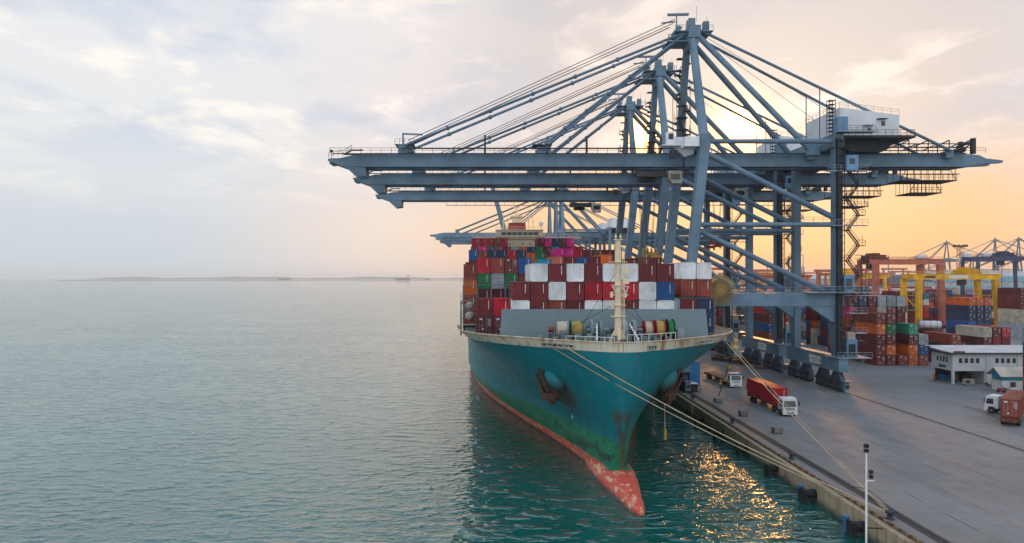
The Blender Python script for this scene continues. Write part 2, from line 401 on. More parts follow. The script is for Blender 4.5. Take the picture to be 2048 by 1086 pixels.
# ------------------------------------------------------------------ the container ship
TH = .006; SX, SY = 16.7, 84.5
def S(x, y, z): return (SX+x*math.cos(TH)-y*math.sin(TH), SY+x*math.sin(TH)+y*math.cos(TH), z)
ship = root("container_ship", (SX, SY, 0), "large teal container ship with cream bulwark and red waterline moored at the quay", "container ship", rz=TH)
HB = 20.5
CUR = {14.6: [(0, 0), (.4, 1.7), (1.5, 3.5), (3.7, 6.6), (6, 9.1), (8, 11.3), (12.5, 15.6), (17, 18.2), (21, 19.4), (27, 20.0), (38, 20.5), (260, 20.5)],
       3.3: [(0, 0), (2, .75), (6, 2.0), (12, 3.8), (25.5, 8.6), (43, 14.6), (60, 18.0), (80, 20.0), (110, 20.5), (260, 20.5)],
       -.6: [(0, 0), (3, 1.0), (14, 3.5), (24, 6.0), (44, 11.4), (74, 17.4), (90, 19.2), (120, 20.5), (260, 20.5)],
       -2.2: [(0, 0), (3, .8), (14, 3.0), (24, 5.2), (44, 10.4), (74, 16.7), (90, 18.4), (124, 20.3), (260, 20.5)],
       -6.0: [(0, 0), (14, 1.5), (44, 7), (74, 13), (120, 19), (260, 20)]}
def pchip(pts, x):
    if x <= pts[0][0]: return pts[0][1]
    if x >= pts[-1][0]: return pts[-1][1]
    n = len(pts); h = [pts[i+1][0]-pts[i][0] for i in range(n-1)]; d = [(pts[i+1][1]-pts[i][1])/h[i] for i in range(n-1)]
    def sl(i):
        if i == 0: return d[0]
        if i == n-1: return d[-1]
        return 0 if d[i-1]*d[i] <= 0 else 2*d[i-1]*d[i]/(d[i-1]+d[i])
    for i in range(n-1):
        if x <= pts[i+1][0]:
            t = (x-pts[i][0])/h[i]; a, b = sl(i)*h[i], sl(i+1)*h[i]
            return ((2*t-3)*t*t+1)*pts[i][1]+((t-2)*t+1)*t*a+(3-2*t)*t*t*pts[i+1][1]+(t-1)*t*t*b
KZ = sorted(CUR)
def half(s, z):
    if z >= 3.3:
        t = min(1.08, (z-3.3)/11.3); a, b = pchip(CUR[3.3], s), pchip(CUR[14.6], s)
        return a+(b-a)*(t**1.3 if t < 1 else 1+(t-1)*1.1)
    for a, b in zip(KZ, KZ[1:]):
        if a <= z <= b:
            t = (z-a)/(b-a); return pchip(CUR[a], s)*(1-t)+pchip(CUR[b], s)*t
    return pchip(CUR[KZ[0]], s)
def stem(z): return {True: -.9*math.sin(math.pi*max(0, min(1, (z-2)/13.0)))*.9, False: 0}[z > 2]+(.0 if z > -.4 else (-.4-z)*.2)
SS = [0, .12, .3, .6, 1, 1.5, 2.1, 2.8, 3.7, 4.8, 6, 7.2, 8.5, 10, 12, 14, 16.5, 19, 22, 25, 29, 33, 38, 44, 52, 60, 70, 82, 96, 115, 140, 170, 200, 220]
def skin(zs, off=0.0, smax=999, cap=False):
    "both sides of the hull between heights zs, as a grid"
    m = MB(); ss = [s for s in SS if s <= smax]
    for sg in (-1, 1):
        vs = [(sg*(half(s, z)+off), stem(z)+s-off*1.3*(s < 1), z) for z in zs for s in ss]; n = len(ss)
        fs = [(j*n+i, j*n+i+1, (j+1)*n+i+1, (j+1)*n+i) for j in range(len(zs)-1) for i in range(n-1)]
        if sg < 0: fs = [f[::-1] for f in fs]
        m.add(vs, fs, 0, True)
    return m
def hull_mat():
    m, g, b = m_new("hull_paint"); nt = m.node_tree
    p = g.n('ShaderNodeTexCoord').outputs['Object']; sep = g.n('ShaderNodeSeparateXYZ', {0: p}); x, y, z = sep.outputs
    big = g.noise(p, .12, 5, .6); n = g.noise(p, .8, 6, .62); f = g.noise(p, 5, 5, .65)
    st = g.noise(g.mapping(p, (1.0, 1.0, .07)), 1.1, 5, .62)
    teal = g.mix(big, (.001, .112, .138, 1), (.004, .185, .212, 1))
    teal = g.mix(g.math('MULTIPLY', g.smooth(st, .5, .72), .45), teal, (.02, .23, .27, 1))
    teal = g.mix(g.math('MULTIPLY', g.smooth(n, .56, .72), .5), teal, (.004, .075, .10, 1))
    # plate seams
    seam = g.math('LESS_THAN', g.math('ABSOLUTE', g.math('SUBTRACT', g.math('FRACT', g.math('MULTIPLY', z, .37)), .5)), .022)
    teal = g.mix(g.math('MULTIPLY', seam, .35), teal, (.004, .06, .08, 1))
    green = g.mix(n, (.008, .135, .066, 1), (.022, .24, .115, 1))
    green = g.mix(g.math('MULTIPLY', g.smooth(n, .54, .62), .7), green, (.018, .045, .035, 1))
    red = g.mix(n, (.48, .050, .036, 1), (.70, .125, .085, 1))
    red = g.mix(g.smooth(g.noise(g.mapping(p, (1, .7, 1.4)), 1.1, 6, .72), .50, .60), red, (.66, .44, .25, 1))
    red = g.mix(g.math('MULTIPLY', g.smooth(st, .55, .7), .5), red, (.16, .03, .025, 1))
    zn = g.math('ADD', z, g.math('MULTIPLY', g.math('SUBTRACT', n, .5), .35))
    slime = g.math('MULTIPLY', g.smooth(g.noise(g.mapping(p, (.3, .22, .55)), 1.0, 6, .65), .48, .56), g.math('MULTIPLY', g.smooth(z, 2.2, .6), g.smooth(y, 30, 8)))
    green = g.mix(g.math('MULTIPLY', slime, .85), green, (.016, .030, .022, 1))
    vs_ = g.math('LESS_THAN', g.math('ABSOLUTE', g.math('SUBTRACT', g.math('FRACT', g.math('MULTIPLY', y, .125)), .5)), .006)
    teal = g.mix(g.math('MULTIPLY', vs_, .35), teal, (.004, .06, .08, 1))
    scuff = g.noise(g.mapping(p, (.5, .12, 1.6)), 1.3, 6, .7)
    teal = g.mix(g.math('MULTIPLY', g.smooth(scuff, .60, .68), .45), teal, (.10, .24, .26, 1))
    c = g.mix(g.smooth(zn, 3.15, 3.3), green, teal)
    zr = g.math('SUBTRACT', zn, g.math('MULTIPLY', g.smooth(y, 2.0, -1.5), 1.4))
    c = g.mix(g.smooth(zr, -.55, -.40), red, c)
    # slime just above the water
    c = g.mix(g.math('MULTIPLY', g.smooth(g.math('ADD', z, g.math('MULTIPLY', f, .6)), -1.3, -2.0), .8), c, (.05, .03, .015, 1))
    # rust: running from the scuppers under the bulwark, the stem and round the anchors
    def blob(cx, cy, cz, sx, sy, sz):
        q = [g.math('DIVIDE', g.math('SUBTRACT', a, b_), s) for a, b_, s in ((x, cx, sx), (y, cy, sy), (z, cz, sz))]
        r = g.math('ADD', g.math('MULTIPLY', q[0], q[0]), g.math('ADD', g.math('MULTIPLY', q[1], q[1]), g.math('MULTIPLY', q[2], q[2])))
        return g.smooth(r, 1.0, 0.15)
    rust = g.math('MULTIPLY', g.smooth(z, 11.4, 14.6), g.smooth(st, .57, .66))
    stemr = g.math('MULTIPLY', g.smooth(y, 1.3, .2), g.smooth(g.noise(g.mapping(p, (1, 1, .3)), .8, 5, .7), .34, .50))
    rust = g.math('MAXIMUM', rust, g.math('MULTIPLY', stemr, g.math('MULTIPLY', g.smooth(z, -.5, .5), g.smooth(z, 8.2, 6.0))))
    for sx in (-1, 1):
        rust = g.math('MAXIMUM', rust, g.math('MULTIPLY', blob(sx*6.4, 9.8, 8.0, 3.6, 5.0, 3.9), g.smooth(n, .22, .50)))
    c = g.mix(g.math('MULTIPLY', rust, .85), c, g.mix(f, (.10, .040, .016, 1), (.055, .045, .022, 1)))
    nt.links.new(c, b.inputs['Base Color']); nt.links.new(g.ramp(n, [(.3, .30), (.7, .52)]), b.inputs['Roughness'])
    b.inputs['Specular IOR Level'].default_value = .20
    bp = g.n('ShaderNodeBump', {'Height': g.noise(g.mapping(p, (.28, .28, .28)), 1.0, 2, .4), 'Strength': .12, 'Distance': .5}); nt.links.new(bp.outputs[0], b.inputs['Normal'])
    return m
M_hull = hull_mat()
hz = [-6, -4, -3, -2.2, -1.6, -1, -.6, 0, .8, 1.7, 2.5, 3.3, 4.2, 5.2, 6.3, 7.4, 8.6, 9.8, 11, 12.2, 13.4, 14.35]
hm = skin(hz); hm.add([(-HB, 220, -6), (HB, 220, -6), (HB, 220, 14.3), (-HB, 220, 14.3)], [(0, 1, 2, 3)])
hm.build("hull", M_hull, ship)
# bulbous bow
bb_ = MB(); rings = [(-9.6, .04, -1.95), (-9.4, .34, -1.65), (-8.9, .66, -1.35), (-8, .98, -1.05), (-6.5, 1.32, -.75), (-4.5, 1.62, -.5), (-2, 1.95, -.2), (.5, 2.3, .1), (3, 2.45, .25), (6, 2.6, .15), (10, 2.85, -.2), (16, 3.2, -1.2)]
vs = []
for yy, r, cr in rings:
    rz_ = min(2.3, r*1.5)
    for i in range(24):
        t = 2*math.pi*i/24; vs.append((r*(.86+.14*min(1, max(0, (yy+2)/8)))*math.cos(t), yy, cr-.12-rz_+rz_*math.sin(t)))
bb_.add(vs, [(j*24+i, (j+1)*24+i, (j+1)*24+(i+1) % 24, j*24+(i+1) % 24) for j in range(len(rings)-1) for i in range(24)], 0, True)
bb_.build("bulbous_bow", M_hull, ship)
# bulwark: cream band with inner face and capping rail
def bulwark_mat():
    m, g, b = m_new("bulwark_paint"); nt = m.node_tree
    p = g.n('ShaderNodeTexCoord').outputs['Object']; z = g.n('ShaderNodeSeparateXYZ', {0: p}).outputs[2]
    n = g.noise(p, .7, 6, .62); st = g.noise(g.mapping(p, (1.1, 1.1, .1)), 1.2, 5, .62); f = g.noise(p, 6, 4, .6)
    c = g.mix(n, (.46, .44, .35, 1), (.62, .56, .43, 1))
    c = g.mix(g.math('MULTIPLY', g.smooth(g.math('ADD', st, g.math('MULTIPLY', g.smooth(z, 15.0, 15.5), .10)), .44, .70), .8), c, (.42, .24, .09, 1))
    c = g.mix(g.math('MULTIPLY', g.smooth(g.math('ADD', st, g.math('MULTIPLY', f, .25)), .70, .82), .8), c, (.17, .075, .028, 1))
    nt.links.new(c, b.inputs['Base Color']); b.inputs['Roughness'].default_value = .5
    return m
M_bul = bulwark_mat(); BS = 34
bz = [14.352, 14.7, 15.1, 15.5]; bk = skin(bz, .03, BS); inn = skin(bz, -.16, BS)
bk.add(inn.v, [f[::-1] for f in inn.f], 0, True)
sb = [s for s in SS if s <= BS]
for sg in (-1, 1):
    bk.path([(sg*(half(s, 15.5)-.06), stem(15.5)+s, 15.52) for s in sb], .11, 0, 6)
bul = bk.build("bulwark", M_bul, ship)
# fairleads in the bulwark
def fairlead(s, sg, w):
    f = MB(); a = half(s-w/2, 14.75); b = half(s+w/2, 14.75); y0, y1 = stem(14.7)+s-w/2, stem(14.7)+s+w/2
    d = Vector((b-a, y1-y0)).normalized(); nx, ny = sg*d.y, -d.x
    P = lambda t, o, z: (sg*(a+(b-a)*t)+nx*o, y0+(y1-y0)*t+ny*o, z)
    for z in (14.58, 15.02): f.tube(P(0, .1, z), P(1, .1, z), .1, 0, 6)
    for t in (0, .33, .66, 1): f.tube(P(t, .1, 14.58), P(t, .1, 15.02), .09, 0, 6)
    f.add([P(0, .06, 14.58), P(1, .06, 14.58), P(1, .06, 15.02), P(0, .06, 15.02)], [(0, 1, 2, 3)], 1)
    f.build("fairlead", [M_off, M_dark], ship)
for s, sg, w in ((14.2, -1, 2.0), (5.2, -1, 1.7), (3.6, -1, 1.5), (1.7, 1, .8), (9.5, 1, 2.2), (15, 1, 2.0)): fairlead(s, sg, w)
# deck
dk = MB(); ds = [s for s in SS]
vs = [(sg*(half(s, 14.1)-.1), s+stem(14.1), 14.1) for s in ds for sg in (-1, 1)]
dk.add(vs, [(2*i, 2*i+1, 2*i+3, 2*i+2) for i in range(len(ds)-1)])
dk.build("deck", paint("deck_paint", (.10, .14, .13), rust=.4, rough=.7), ship)
# breakwater on the foredeck
b = MB(); y0 = 12.9
b.add([(-14.6, y0, 14.1), (14.6, y0, 14.1), (14.3, y0+.5, 18.9), (-14.3, y0+.5, 18.9), (-14.6, y0+.18, 14.1), (14.6, y0+.18, 14.1), (14.3, y0+.62, 18.9), (-14.3, y0+.62, 18.9)],
      [(0, 1, 2, 3), (5, 4, 7, 6), (3, 2, 6, 7), (4, 0, 3, 7), (1, 5, 6, 2)])
for i in range(14): b.prism([(y0+.2, 14.1), (y0+1.25, 14.1), (y0+.64, 18.5)], 0, -14.3+i*2.2, -14.22+i*2.2)
b.tube((-14.3, y0+.56, 18.92), (14.3, y0+.56, 18.92), .07, 0, 6)
for i in range(9): b.bb((-12+i*3-.03, y0-.06, 14.2), (-12+i*3+.03, y0+.02, 14.9))
b.build("breakwater", M_deckgrey, ship)
M_anchor = paint("anchor_rust", (.060, .026, .014), rust=.5, rough=.85, dirt=.5)
# anchors and their bolsters
for sg in (-1, 1):
    s = 8.6; hx = half(s, 10.0); c = Vector((sg*hx, stem(10)+s, 10.0))
    n_ = Vector((sg*.80, -.52, -.30)).normalized(); q = n_.to_track_quat('Z', 'Y').to_matrix()
    bo_ = MB(); bo_.sphere((0, 0, 0), (1, 1, 1), 0, 20, 14)
    ax_ = Vector((-sg*.62, -.45, -.62)).normalized(); sd2 = n_.cross(ax_).normalized(); nn = ax_.cross(sd2).normalized()
    bo_.v = [tuple(c+ax_*(p[0]*1.75)+sd2*(p[1]*1.0)+nn*(p[2]*1.05)) for p in bo_.v]
    bo_.build("anchor_bolster", M_hull, ship)
    a = MB(); o = Vector((sg*(half(s+1.6, 9.4)+.75), stem(9)+s+1.2, 9.3)); k = 1.35
    dn = Vector((-sg*.40, -.05, -1)).normalized(); sd_ = Vector((sg*.55, .8, -.1)).normalized(); out = dn.cross(sd_)*.3
    a.beam(o-dn*1.6*k, o+dn*1.4*k, .5, .5); a.beam(o+dn*1.4*k-sd_*1.0*k, o+dn*1.4*k+sd_*1.0*k, .95, 1.0)
    for t in (-1, 1):
        a.beam(o+dn*1.4*k+sd_*t*.9*k, o-dn*.9*k+sd_*t*1.15*k+out, .8, .5, 0, .2, .25)
    a.beam(o+dn*1.3*k, o+dn*2.2*k, 1.2, 1.1, 0, .9, .7)
    a.build("anchor", M_anchor, ship)
# white thruster mark
tm = MB(); s0 = 12.5
for ds_, z0, z1 in ((0, 4.1, 4.9), (.25, 4.0, 4.25), (.5, 3.8, 4.3)):
    y_ = s0+ds_; tm.box((-(half(y_, (z0+z1)/2)+.02), y_+stem(4), (z0+z1)/2), (.06, .2, z1-z0), 0, 0)
tm.build("hull_mark", M_mark, ship)
# foremast
fm = MB(); my = 3.2
fm.tube((0, my, 14.1), (0, my, 26.0), .46, 0, 14, .40); fm.tube((0, my, 26), (0, my, 28.1), .42, 0, 12, .36)
fm.prism([(-1.9, 14.1), (1.9, 14.1), (.42, 16.9), (-.42, 16.9)], 1, my-.16, my+.16)
fm.prism([(my-1.6, 14.1), (my+2.0, 14.1), (my+.5, 17.0), (my-.5, 17.0)], 0, -.16, .16)
fm.box((0, my, 28.15), (1.0, 1.0, .12))
fl = fm.build("foremast", M_cream, ship)
ft = MB()
for z, w_ in ((25.3, 1.1), (22.4, .8), (19.9, .9), (18.5, .9)): ft.bb((-w_, my-.6, z), (w_, my+.6, z+.07))
ft.bb((.5, my-.4, 22.6), (1.3, my+.4, 23.2)); ft.tube((.8, my-.75, 24.3), (.8, my-1.15, 24.3), .18, 0, 12, .42); ft.bb((-1.0, my-.3, 20.9), (-.7, my+.1, 21.6)); ft.bb((.7, my-.3, 20.9), (1.0, my+.1, 21.5))
ft.tube((.52, my-.5, 14.3), (.5, my-.46, 27.5), .04, 0, 5); ft.tube((.72, my-.4, 14.3), (.7, my-.36, 27.5), .04, 0, 5)
for i in range(30): ft.tube((.52, my-.5, 14.7+i*.42), (.72, my-.4, 14.7+i*.42), .025, 0, 4)
for x_ in (-.3, .3): ft.tube((x_, my, 28.2), (x_, my, 28.9), .05); ft.sphere((x_, my, 28.5), .16)
ft.build("mast_fittings", M_cream, fl)
# rigging wires of the foredeck
rg = MB()
for p, q in (((0, my, 20.3), (-9.2, 9, 14.4)), ((-.3, my, 24), (-4.2, 9.0, 16.2)), ((.3, my, 22), (5.4, 9, 16.0)), ((1.7, 13.5, 20.0), (5.6, 8.5, 16.2))): rg.tube(p, q, .035, 0, 5)
rg.build("stay_wire", M_cable, ship)
# winches and windlasses
def drum(c, ax, w_, r, cols, parent, name="rope_drum"):
    d = MB(); x0 = c[0]-w_/2; ax_ = 0
    d.lathe([(r, x0), (r, x0+.1)], (0, c[1], c[2]), 0, 0, 20); d.lathe([(r, x0+w_-.1), (r, x0+w_)], (0, c[1], c[2]), 0, 0, 20)
    k = 9; pr = []
    for i in range(k+1):
        xx = x0+.1+(w_-.2)*i/k
        pr += [(r*.80, xx), (r*.86, xx+(w_-.2)/k*.5)] if i < k else [(r*.8, xx)]
    d.lathe(pr, (0, c[1], c[2]), 0, 1, 20); d.tube((x0-.3, c[1], c[2]), (x0+w_+.3, c[1], c[2]), .14, 0, 8)
    return d.build(name, cols, parent)
M_ropew = paint("white_rope", (.62, .52, .40), rust=0, rough=.9); M_ropeg = paint("green_rope", (.02, .34, .10), rust=0, rough=.9); M_ropey = paint("gold_rope", (.55, .36, .10), rust=0, rough=.9)
def winch(x0, drums, lab):
    fr = MB(); y = 7.6; xs = [x0]
    for w_, r, a_, c_ in drums: xs.append(xs[-1]+w_+.35)
    for x_ in xs: fr.prism([(y-.9, 14.1), (y+.9, 14.1), (y+.25, 16.9), (y-.25, 16.9)], 0, x_-.24, x_-.11)
    fr.bb((xs[0]-.5, y-1.1, 14.1), (xs[-1]+.4, y+1.1, 14.28)); fr.bb((xs[-1]+.1, y-.5, 14.3), (xs[-1]+1.0, y+.6, 16.6))
    fr.tube((xs[0]-.9, y, 16.6), (xs[0]-.3, y, 16.6), .3, 1, 12, .36)
    w0 = fr.build("mooring_winch", [M_mach, M_red], ship, label=lab)
    for x_, (w_, r, a_, c_) in zip(xs, drums): drum((x_+w_/2, y, 16.6), 0, w_, r, [a_, c_], w0)
winch(-7.4, [(1.6, 1.25, M_mach, M_ropew), (1.6, 1.25, M_green, M_ropey)], "grey winch with two drums of cream and gold rope")
winch(4.2, [(1.1, 1.2, M_red, M_ropew), (1.2, 1.3, M_red, M_ropey), (.9, 1.35, M_dark, M_ropeg)], "winch with red drums of cream and green rope")
def windlass(x0, lab):
    w_ = MB(); y = 6.6
    w_.bb((x0-.3, y-1, 14.1), (x0+2.7, y+1, 14.5)); w_.bb((x0+1.6, y-.7, 14.5), (x0+2.4, y+.7, 15.7)); w_.bb((x0-.2, y-.6, 14.5), (x0+.4, y+.6, 15.3))
    w_.tube((x0-.3, y, 16.6), (x0+2.6, y, 16.6), .2)
    o = w_.build("windlass", M_mach, ship, label=lab)
    for x_, r in ((x0+.1, 1.35), (x0+1.25, 1.3)):
        e = MB(); e.lathe([(r*.8, x_), (r, x_), (r, x_+.38), (r*.8, x_+.38), (r*.78, x_+.2)], (0, y, 16.6), 0, 0, 24); e.lathe([(.5, x_-.05), (.5, x_+.5)], (0, y, 16.6), 0, 0, 12)
        for t in range(4): e.beam((x_+.2, y, 16.6), (x_+.2, y+r*.85*math.cos(t*1.57+.4), 16.6+r*.85*math.sin(t*1.57+.4)), .16, .1)
        e.build("brake_drum", M_mach, o)
    e = MB(); e.lathe([(.7, x0+2.2), (.7, x0+2.5)], (0, y-.3, 15.4), 0, 0, 18); e.build("gear_wheel", M_mach, o)
    ch = MB()
    for i in range(9):
        p = Vector((x0+.85+(.5 if x0 > 0 else -.3)*i*.22, y-.6-i*.42, 17.4-i*.33)); ch.tube(p, p+Vector((.05, -.34, -.24)), .15 if i % 2 else .11, 0, 6)
    ch.build("anchor_chain", M_mark, o)
windlass(-3.1, "grey windlass beside the winch with gold rope"); windlass(1.2, "grey windlass beside the winch with green rope")
sm = MB()
for i in range(34):
    x_ = R.uniform(-8.5, 9.5); y_ = R.uniform(1.5+abs(x_)*.6, 4+abs(x_)*.6)
    if R.random() < .5: sm.tube((x_, y_, 14.1), (x_, y_, 15.6+R.random()*.5), .2, 0, 8); sm.tube((x_, y_, 15.6), (x_, y_, 15.75), .32, 0, 8)
    else: sm.bb((x_-.3, y_-.3, 14.1), (x_+.3, y_+.3, 15.4+R.random()*.9))
for i in range(40):
    x_ = R.uniform(-8.2, 8.4); y_ = R.uniform(6.6, 9.4); k = 1 if R.random() < .5 else 0
    if R.random() < .5: sm.bb((x_-R.uniform(.1, .5), y_-.3, 14.1), (x_+R.uniform(.1, .5), y_+.3, 15.6+R.random()*1.4), k)
    else: sm.beam((x_, y_, 14.2), (x_+R.uniform(-1, 1), y_-R.random(), 16+R.random()*1.2), .14, .14, k)
sm.build("deck_fittings", [M_mach, M_dark], ship)
rl = MB(); rl.rail([(-6.4, 4.3, 14.1), (-3, 2.6, 14.1), (-.8, 1.4, 14.1)], 1.9, 0, 1.0, .05); rl.rail([(.9, 2.0, 14.1), (4.8, 3.4, 14.1), (8, 6, 14.1)], 2.2, 0, .9, .05); rl.build("handrail", M_mark, ship)
vt = MB()
for x_, y_ in ((-9.2, 9), (2.0, 1.6)): vt.tube((x_, y_, 14.1), (x_, y_, 15.3), .3, 0, 10); vt.sphere((x_, y_, 15.4), (.45, .45, .35))
vt.build("ventilator", M_mach, ship)
# lashing bridge and life raft on the shoulder
lb = MB()
for y_ in (28.3, 43.5, 58.8, 99.5, 134.5):
    top = 19.6 if y_ < 30 else 22
    for i in range(17):
        x_ = -20.4+i*2.55
        if y_ < 30 and -15 < x_ < 20: continue
        lb.bb((x_-.12, y_-.25, 14.1), (x_+.12, y_+.25, top))
    xs = (-20.4, -17.6) if y_ < 30 else (-20.4, 20.4)
    for z in (16.8, top): lb.bb((xs[0], y_-.45, z), (xs[1], y_+.45, z+.12)); lb.rail([(xs[0], y_-.45, z+.12), (xs[1], y_-.45, z+.12)], 1.1, 0, 1.3, .035)
lb.beam((-20.2, 28.3, 19.4), (-17.7, 28.3, 15.0), .3, .3)
lb.build("lashing_bridge", paint("lashing_grey", (.13, .15, .15), rust=.3), ship)
rf = MB(); rf.lathe([(.35, 26.6), (.62, 26.8), (.62, 28.0), (.35, 28.2)], (-19, 0, 18.9), 1, 0, 14); rf.lathe([(.3, 26.4), (.7, 26.6), (.7, 28), (.3, 28.2)], (-19, 0, 17.3), 1, 0, 14); rf.bb((-20, 26.9, 15.8), (-18, 27.5, 16.0)); rf.build("life_raft", M_off, ship)
# superstructure
su = MB(); y = 178; cx = -2.6
su.bb((-20, y, 14.1), (20, y+14, 34.6)); su.bb((-9, y-.4, 34.6), (8.5, y+13, 37.9))
su.bb((-20.3, y-1.0, 37.9), (20.3, y+5, 38.6)); su.bb((-20.3, y-1.2, 35.2), (-17.6, y+3, 37.9)); su.bb((cx-8.6, y-1.4, 38.6), (cx+8.6, y+9, 41.0))
su.bb((cx-9, y-1.7, 41.0), (cx+9, y+9.2, 41.25)); su.bb((cx-9, y-1.2, 38.6), (cx-8.5, y+5, 39.9)); su.bb((cx+8.5, y-1.2, 38.6), (cx+9.4, y+5, 39.9))
sup = su.build("superstructure", paint("cream_superstructure", (.60, .51, .37), rust=.05, dirt=.15), ship)
for i in range(7):
    wn = MB(); x_ = cx-7.0+i*2.0; wn.bb((x_+.1, y-1.44, 39.2), (x_+1.85, y-1.402, 40.3)); wn.build("window", M_glass, sup)
for x_ in (-6.6, -1.8, 1.0):
    wn = MB(); wn.bb((x_, y-.44, 35.6), (x_+.45, y-.402, 36.3)); wn.build("window", M_glass, sup)
hr = MB(); hr.rail([(cx-9, y-1.6, 41.25), (cx+9, y-1.6, 41.25)], 1.1, 0, 1.2, .05); hr.rail([(-20.3, y-1, 38.6), (cx-9, y-1, 38.6)], 1.1, 0, 1.5, .05); hr.rail([(cx+9, y-1, 38.6), (20.3, y-1, 38.6)], 1.1, 0, 1.5, .05); hr.build("handrail", M_cream, sup)
fu = MB(); fu.prism([(cx-4.3, 41.25), (cx+2.6, 41.25), (cx+2.3, 44.2), (cx-3.9, 44.2)], 1, y+3, y+9); fu.build("funnel", paint("funnel_red", (.42, .05, .03), rust=.15), sup)
rt = MB(); rt.tube((cx-1, y+4, 44.2), (cx-1, y+4, 46.3), 1.7, 0, 16); rt.tube((cx-1, y+4, 46.3), (cx-1, y+4, 46.7), 2.5, 0, 16); rt.bb((cx-2.8, y+3.6, 46.7), (cx+.9, y+4.4, 47.0))
rt.beam((cx-1, y+4, 46.7), (cx-1, y+4, 50.6), .7, .7, 0, .3, .3); rt.bb((cx-2.6, y+3.8, 48.6), (cx+.6, y+4.2, 48.8)); rt.bb((cx-2.2, y+3.7, 49.9), (cx+.3, y+4.0, 50.2))
for x_ in (-6, -4.6, 3.6, 5.2): rt.tube((cx+x_, y+3, 41.2), (cx+x_, y+3, 46+R.random()*2), .12, 0, 6); rt.bb((cx+x_-.5, y+2.9, 44.6), (cx+x_+.5, y+3.1, 44.8))
rt.build("radar_mast", M_cream, sup)
dm = MB(); dm.sphere((cx+8.2, y+3, 43.9), 1.0); dm.tube((cx+8.2, y+3, 41.2), (cx+8.2, y+3, 43.2), .25); dm.build("satellite_dome", M_white, sup)
st_ = MB(); st_.bb((-20.5, 204, 14.1), (20.5, 219.5, 30)); st_.build("engine_casing", M_cream, ship)
# raised jib behind the bridge
jb = root("deck_crane", S(-8.0, 199, 14.1), "pale blue box jib of a deck crane raised beside the ship's bridge", "crane")
j = MB(); j.tube((0, 0, 0), (0, 0, 22), 1.6, 0, 14); j.bb((-2, -2, 22), (2, 2, 26)); j.build("pedestal", M_cranelt, jb)
j = MB(); j.beam((1.2, 0, 25), (-4.6, 0, 46.5), 2.3, 2.0, 0, 1.7, 1.5); j.build("jib", M_crane, jb)
# ------------------------------------------------------------------ containers
CM = {}
def corr(m, axis, a, b, z0, z1, pos, out, pitch=.30, dep=.05, mi=0):
    "corrugated sheet along axis (0=x,1=y) at the other coordinate pos, ribs towards out"
    n = max(2, int(round((b-a)/pitch))); st_ = (b-a)/n; pr = []
    for i in range(n):
        t = a+i*st_; pr += [(t, 0), (t+st_*.30, 0), (t+st_*.45, -dep), (t+st_*.85, -dep)]
    pr.append((b, 0)); vs = []
    for t, d in pr:
        for z in (z0, z1): vs.append((t, pos+out*d, z) if axis == 0 else (pos+out*d, t, z))
    fs = [(2*i, 2*i+2, 2*i+3, 2*i+1) for i in range(len(pr)-1)]
    if (axis == 0) != (out < 0): fs = [f[::-1] for f in fs]
    m.add(vs, fs, mi)
def container_mesh(c, L, H):
    k = (c, L, H)
    if k in CM: return CM[k]
    m = MB(); W = 2.438; hw, hl = W/2, L/2
    for sx in (-1, 1):
        for sy in (-1, 1):
            m.bb((sx*hw, sy*hl, .02), (sx*(hw-.15), sy*(hl-.12), H-.02))
            for z in (0, H-.14): m.bb((sx*(hw+.006), sy*(hl+.006), z), (sx*(hw-.18), sy*(hl-.17), z+.14), 1)
        m.bb((sx*hw, -hl+.12, .02), (sx*(hw-.08), hl-.12, .18)); m.bb((sx*hw, -hl+.12, H-.12), (sx*(hw-.08), hl-.12, H-.02))
        corr(m, 1, -hl+.12, hl-.12, .16, H-.10, sx*(hw-.02), sx)
    for sy in (-1, 1): m.bb((-hw+.15, sy*hl, .02), (hw-.15, sy*(hl-.1), .2)); m.bb((-hw+.15, sy*hl, H-.16), (hw-.15, sy*(hl-.1), H-.02))
    corr(m, 0, -hw+.15, hw-.15, .18, H-.14, -hl+.02, -1)
    m.bb((-hw+.1, -hl+.1, H-.07), (hw-.1, hl-.1, H-.045)); m.bb((-hw+.1, -hl+.1, .1), (hw-.1, hl-.1, .14))
    n = int(L/.6)
    for i in range(n): y_ = -hl+.4+i*(L-.8)/(n-1); m.bb((-hw+.12, y_-.12, H-.045), (hw-.12, y_+.12, H-.022))
    for z in range(6): m.bb((hw-.66, -hl+.012, H-.52-z*.21), (hw-.56, -hl-.012, H-.35-z*.21), 2)
    CM[k] = m.mesh("container_body", [cmat(c), M_dark if c not in ('white', 'cream') else M_steel, M_mark]); return CM[k]
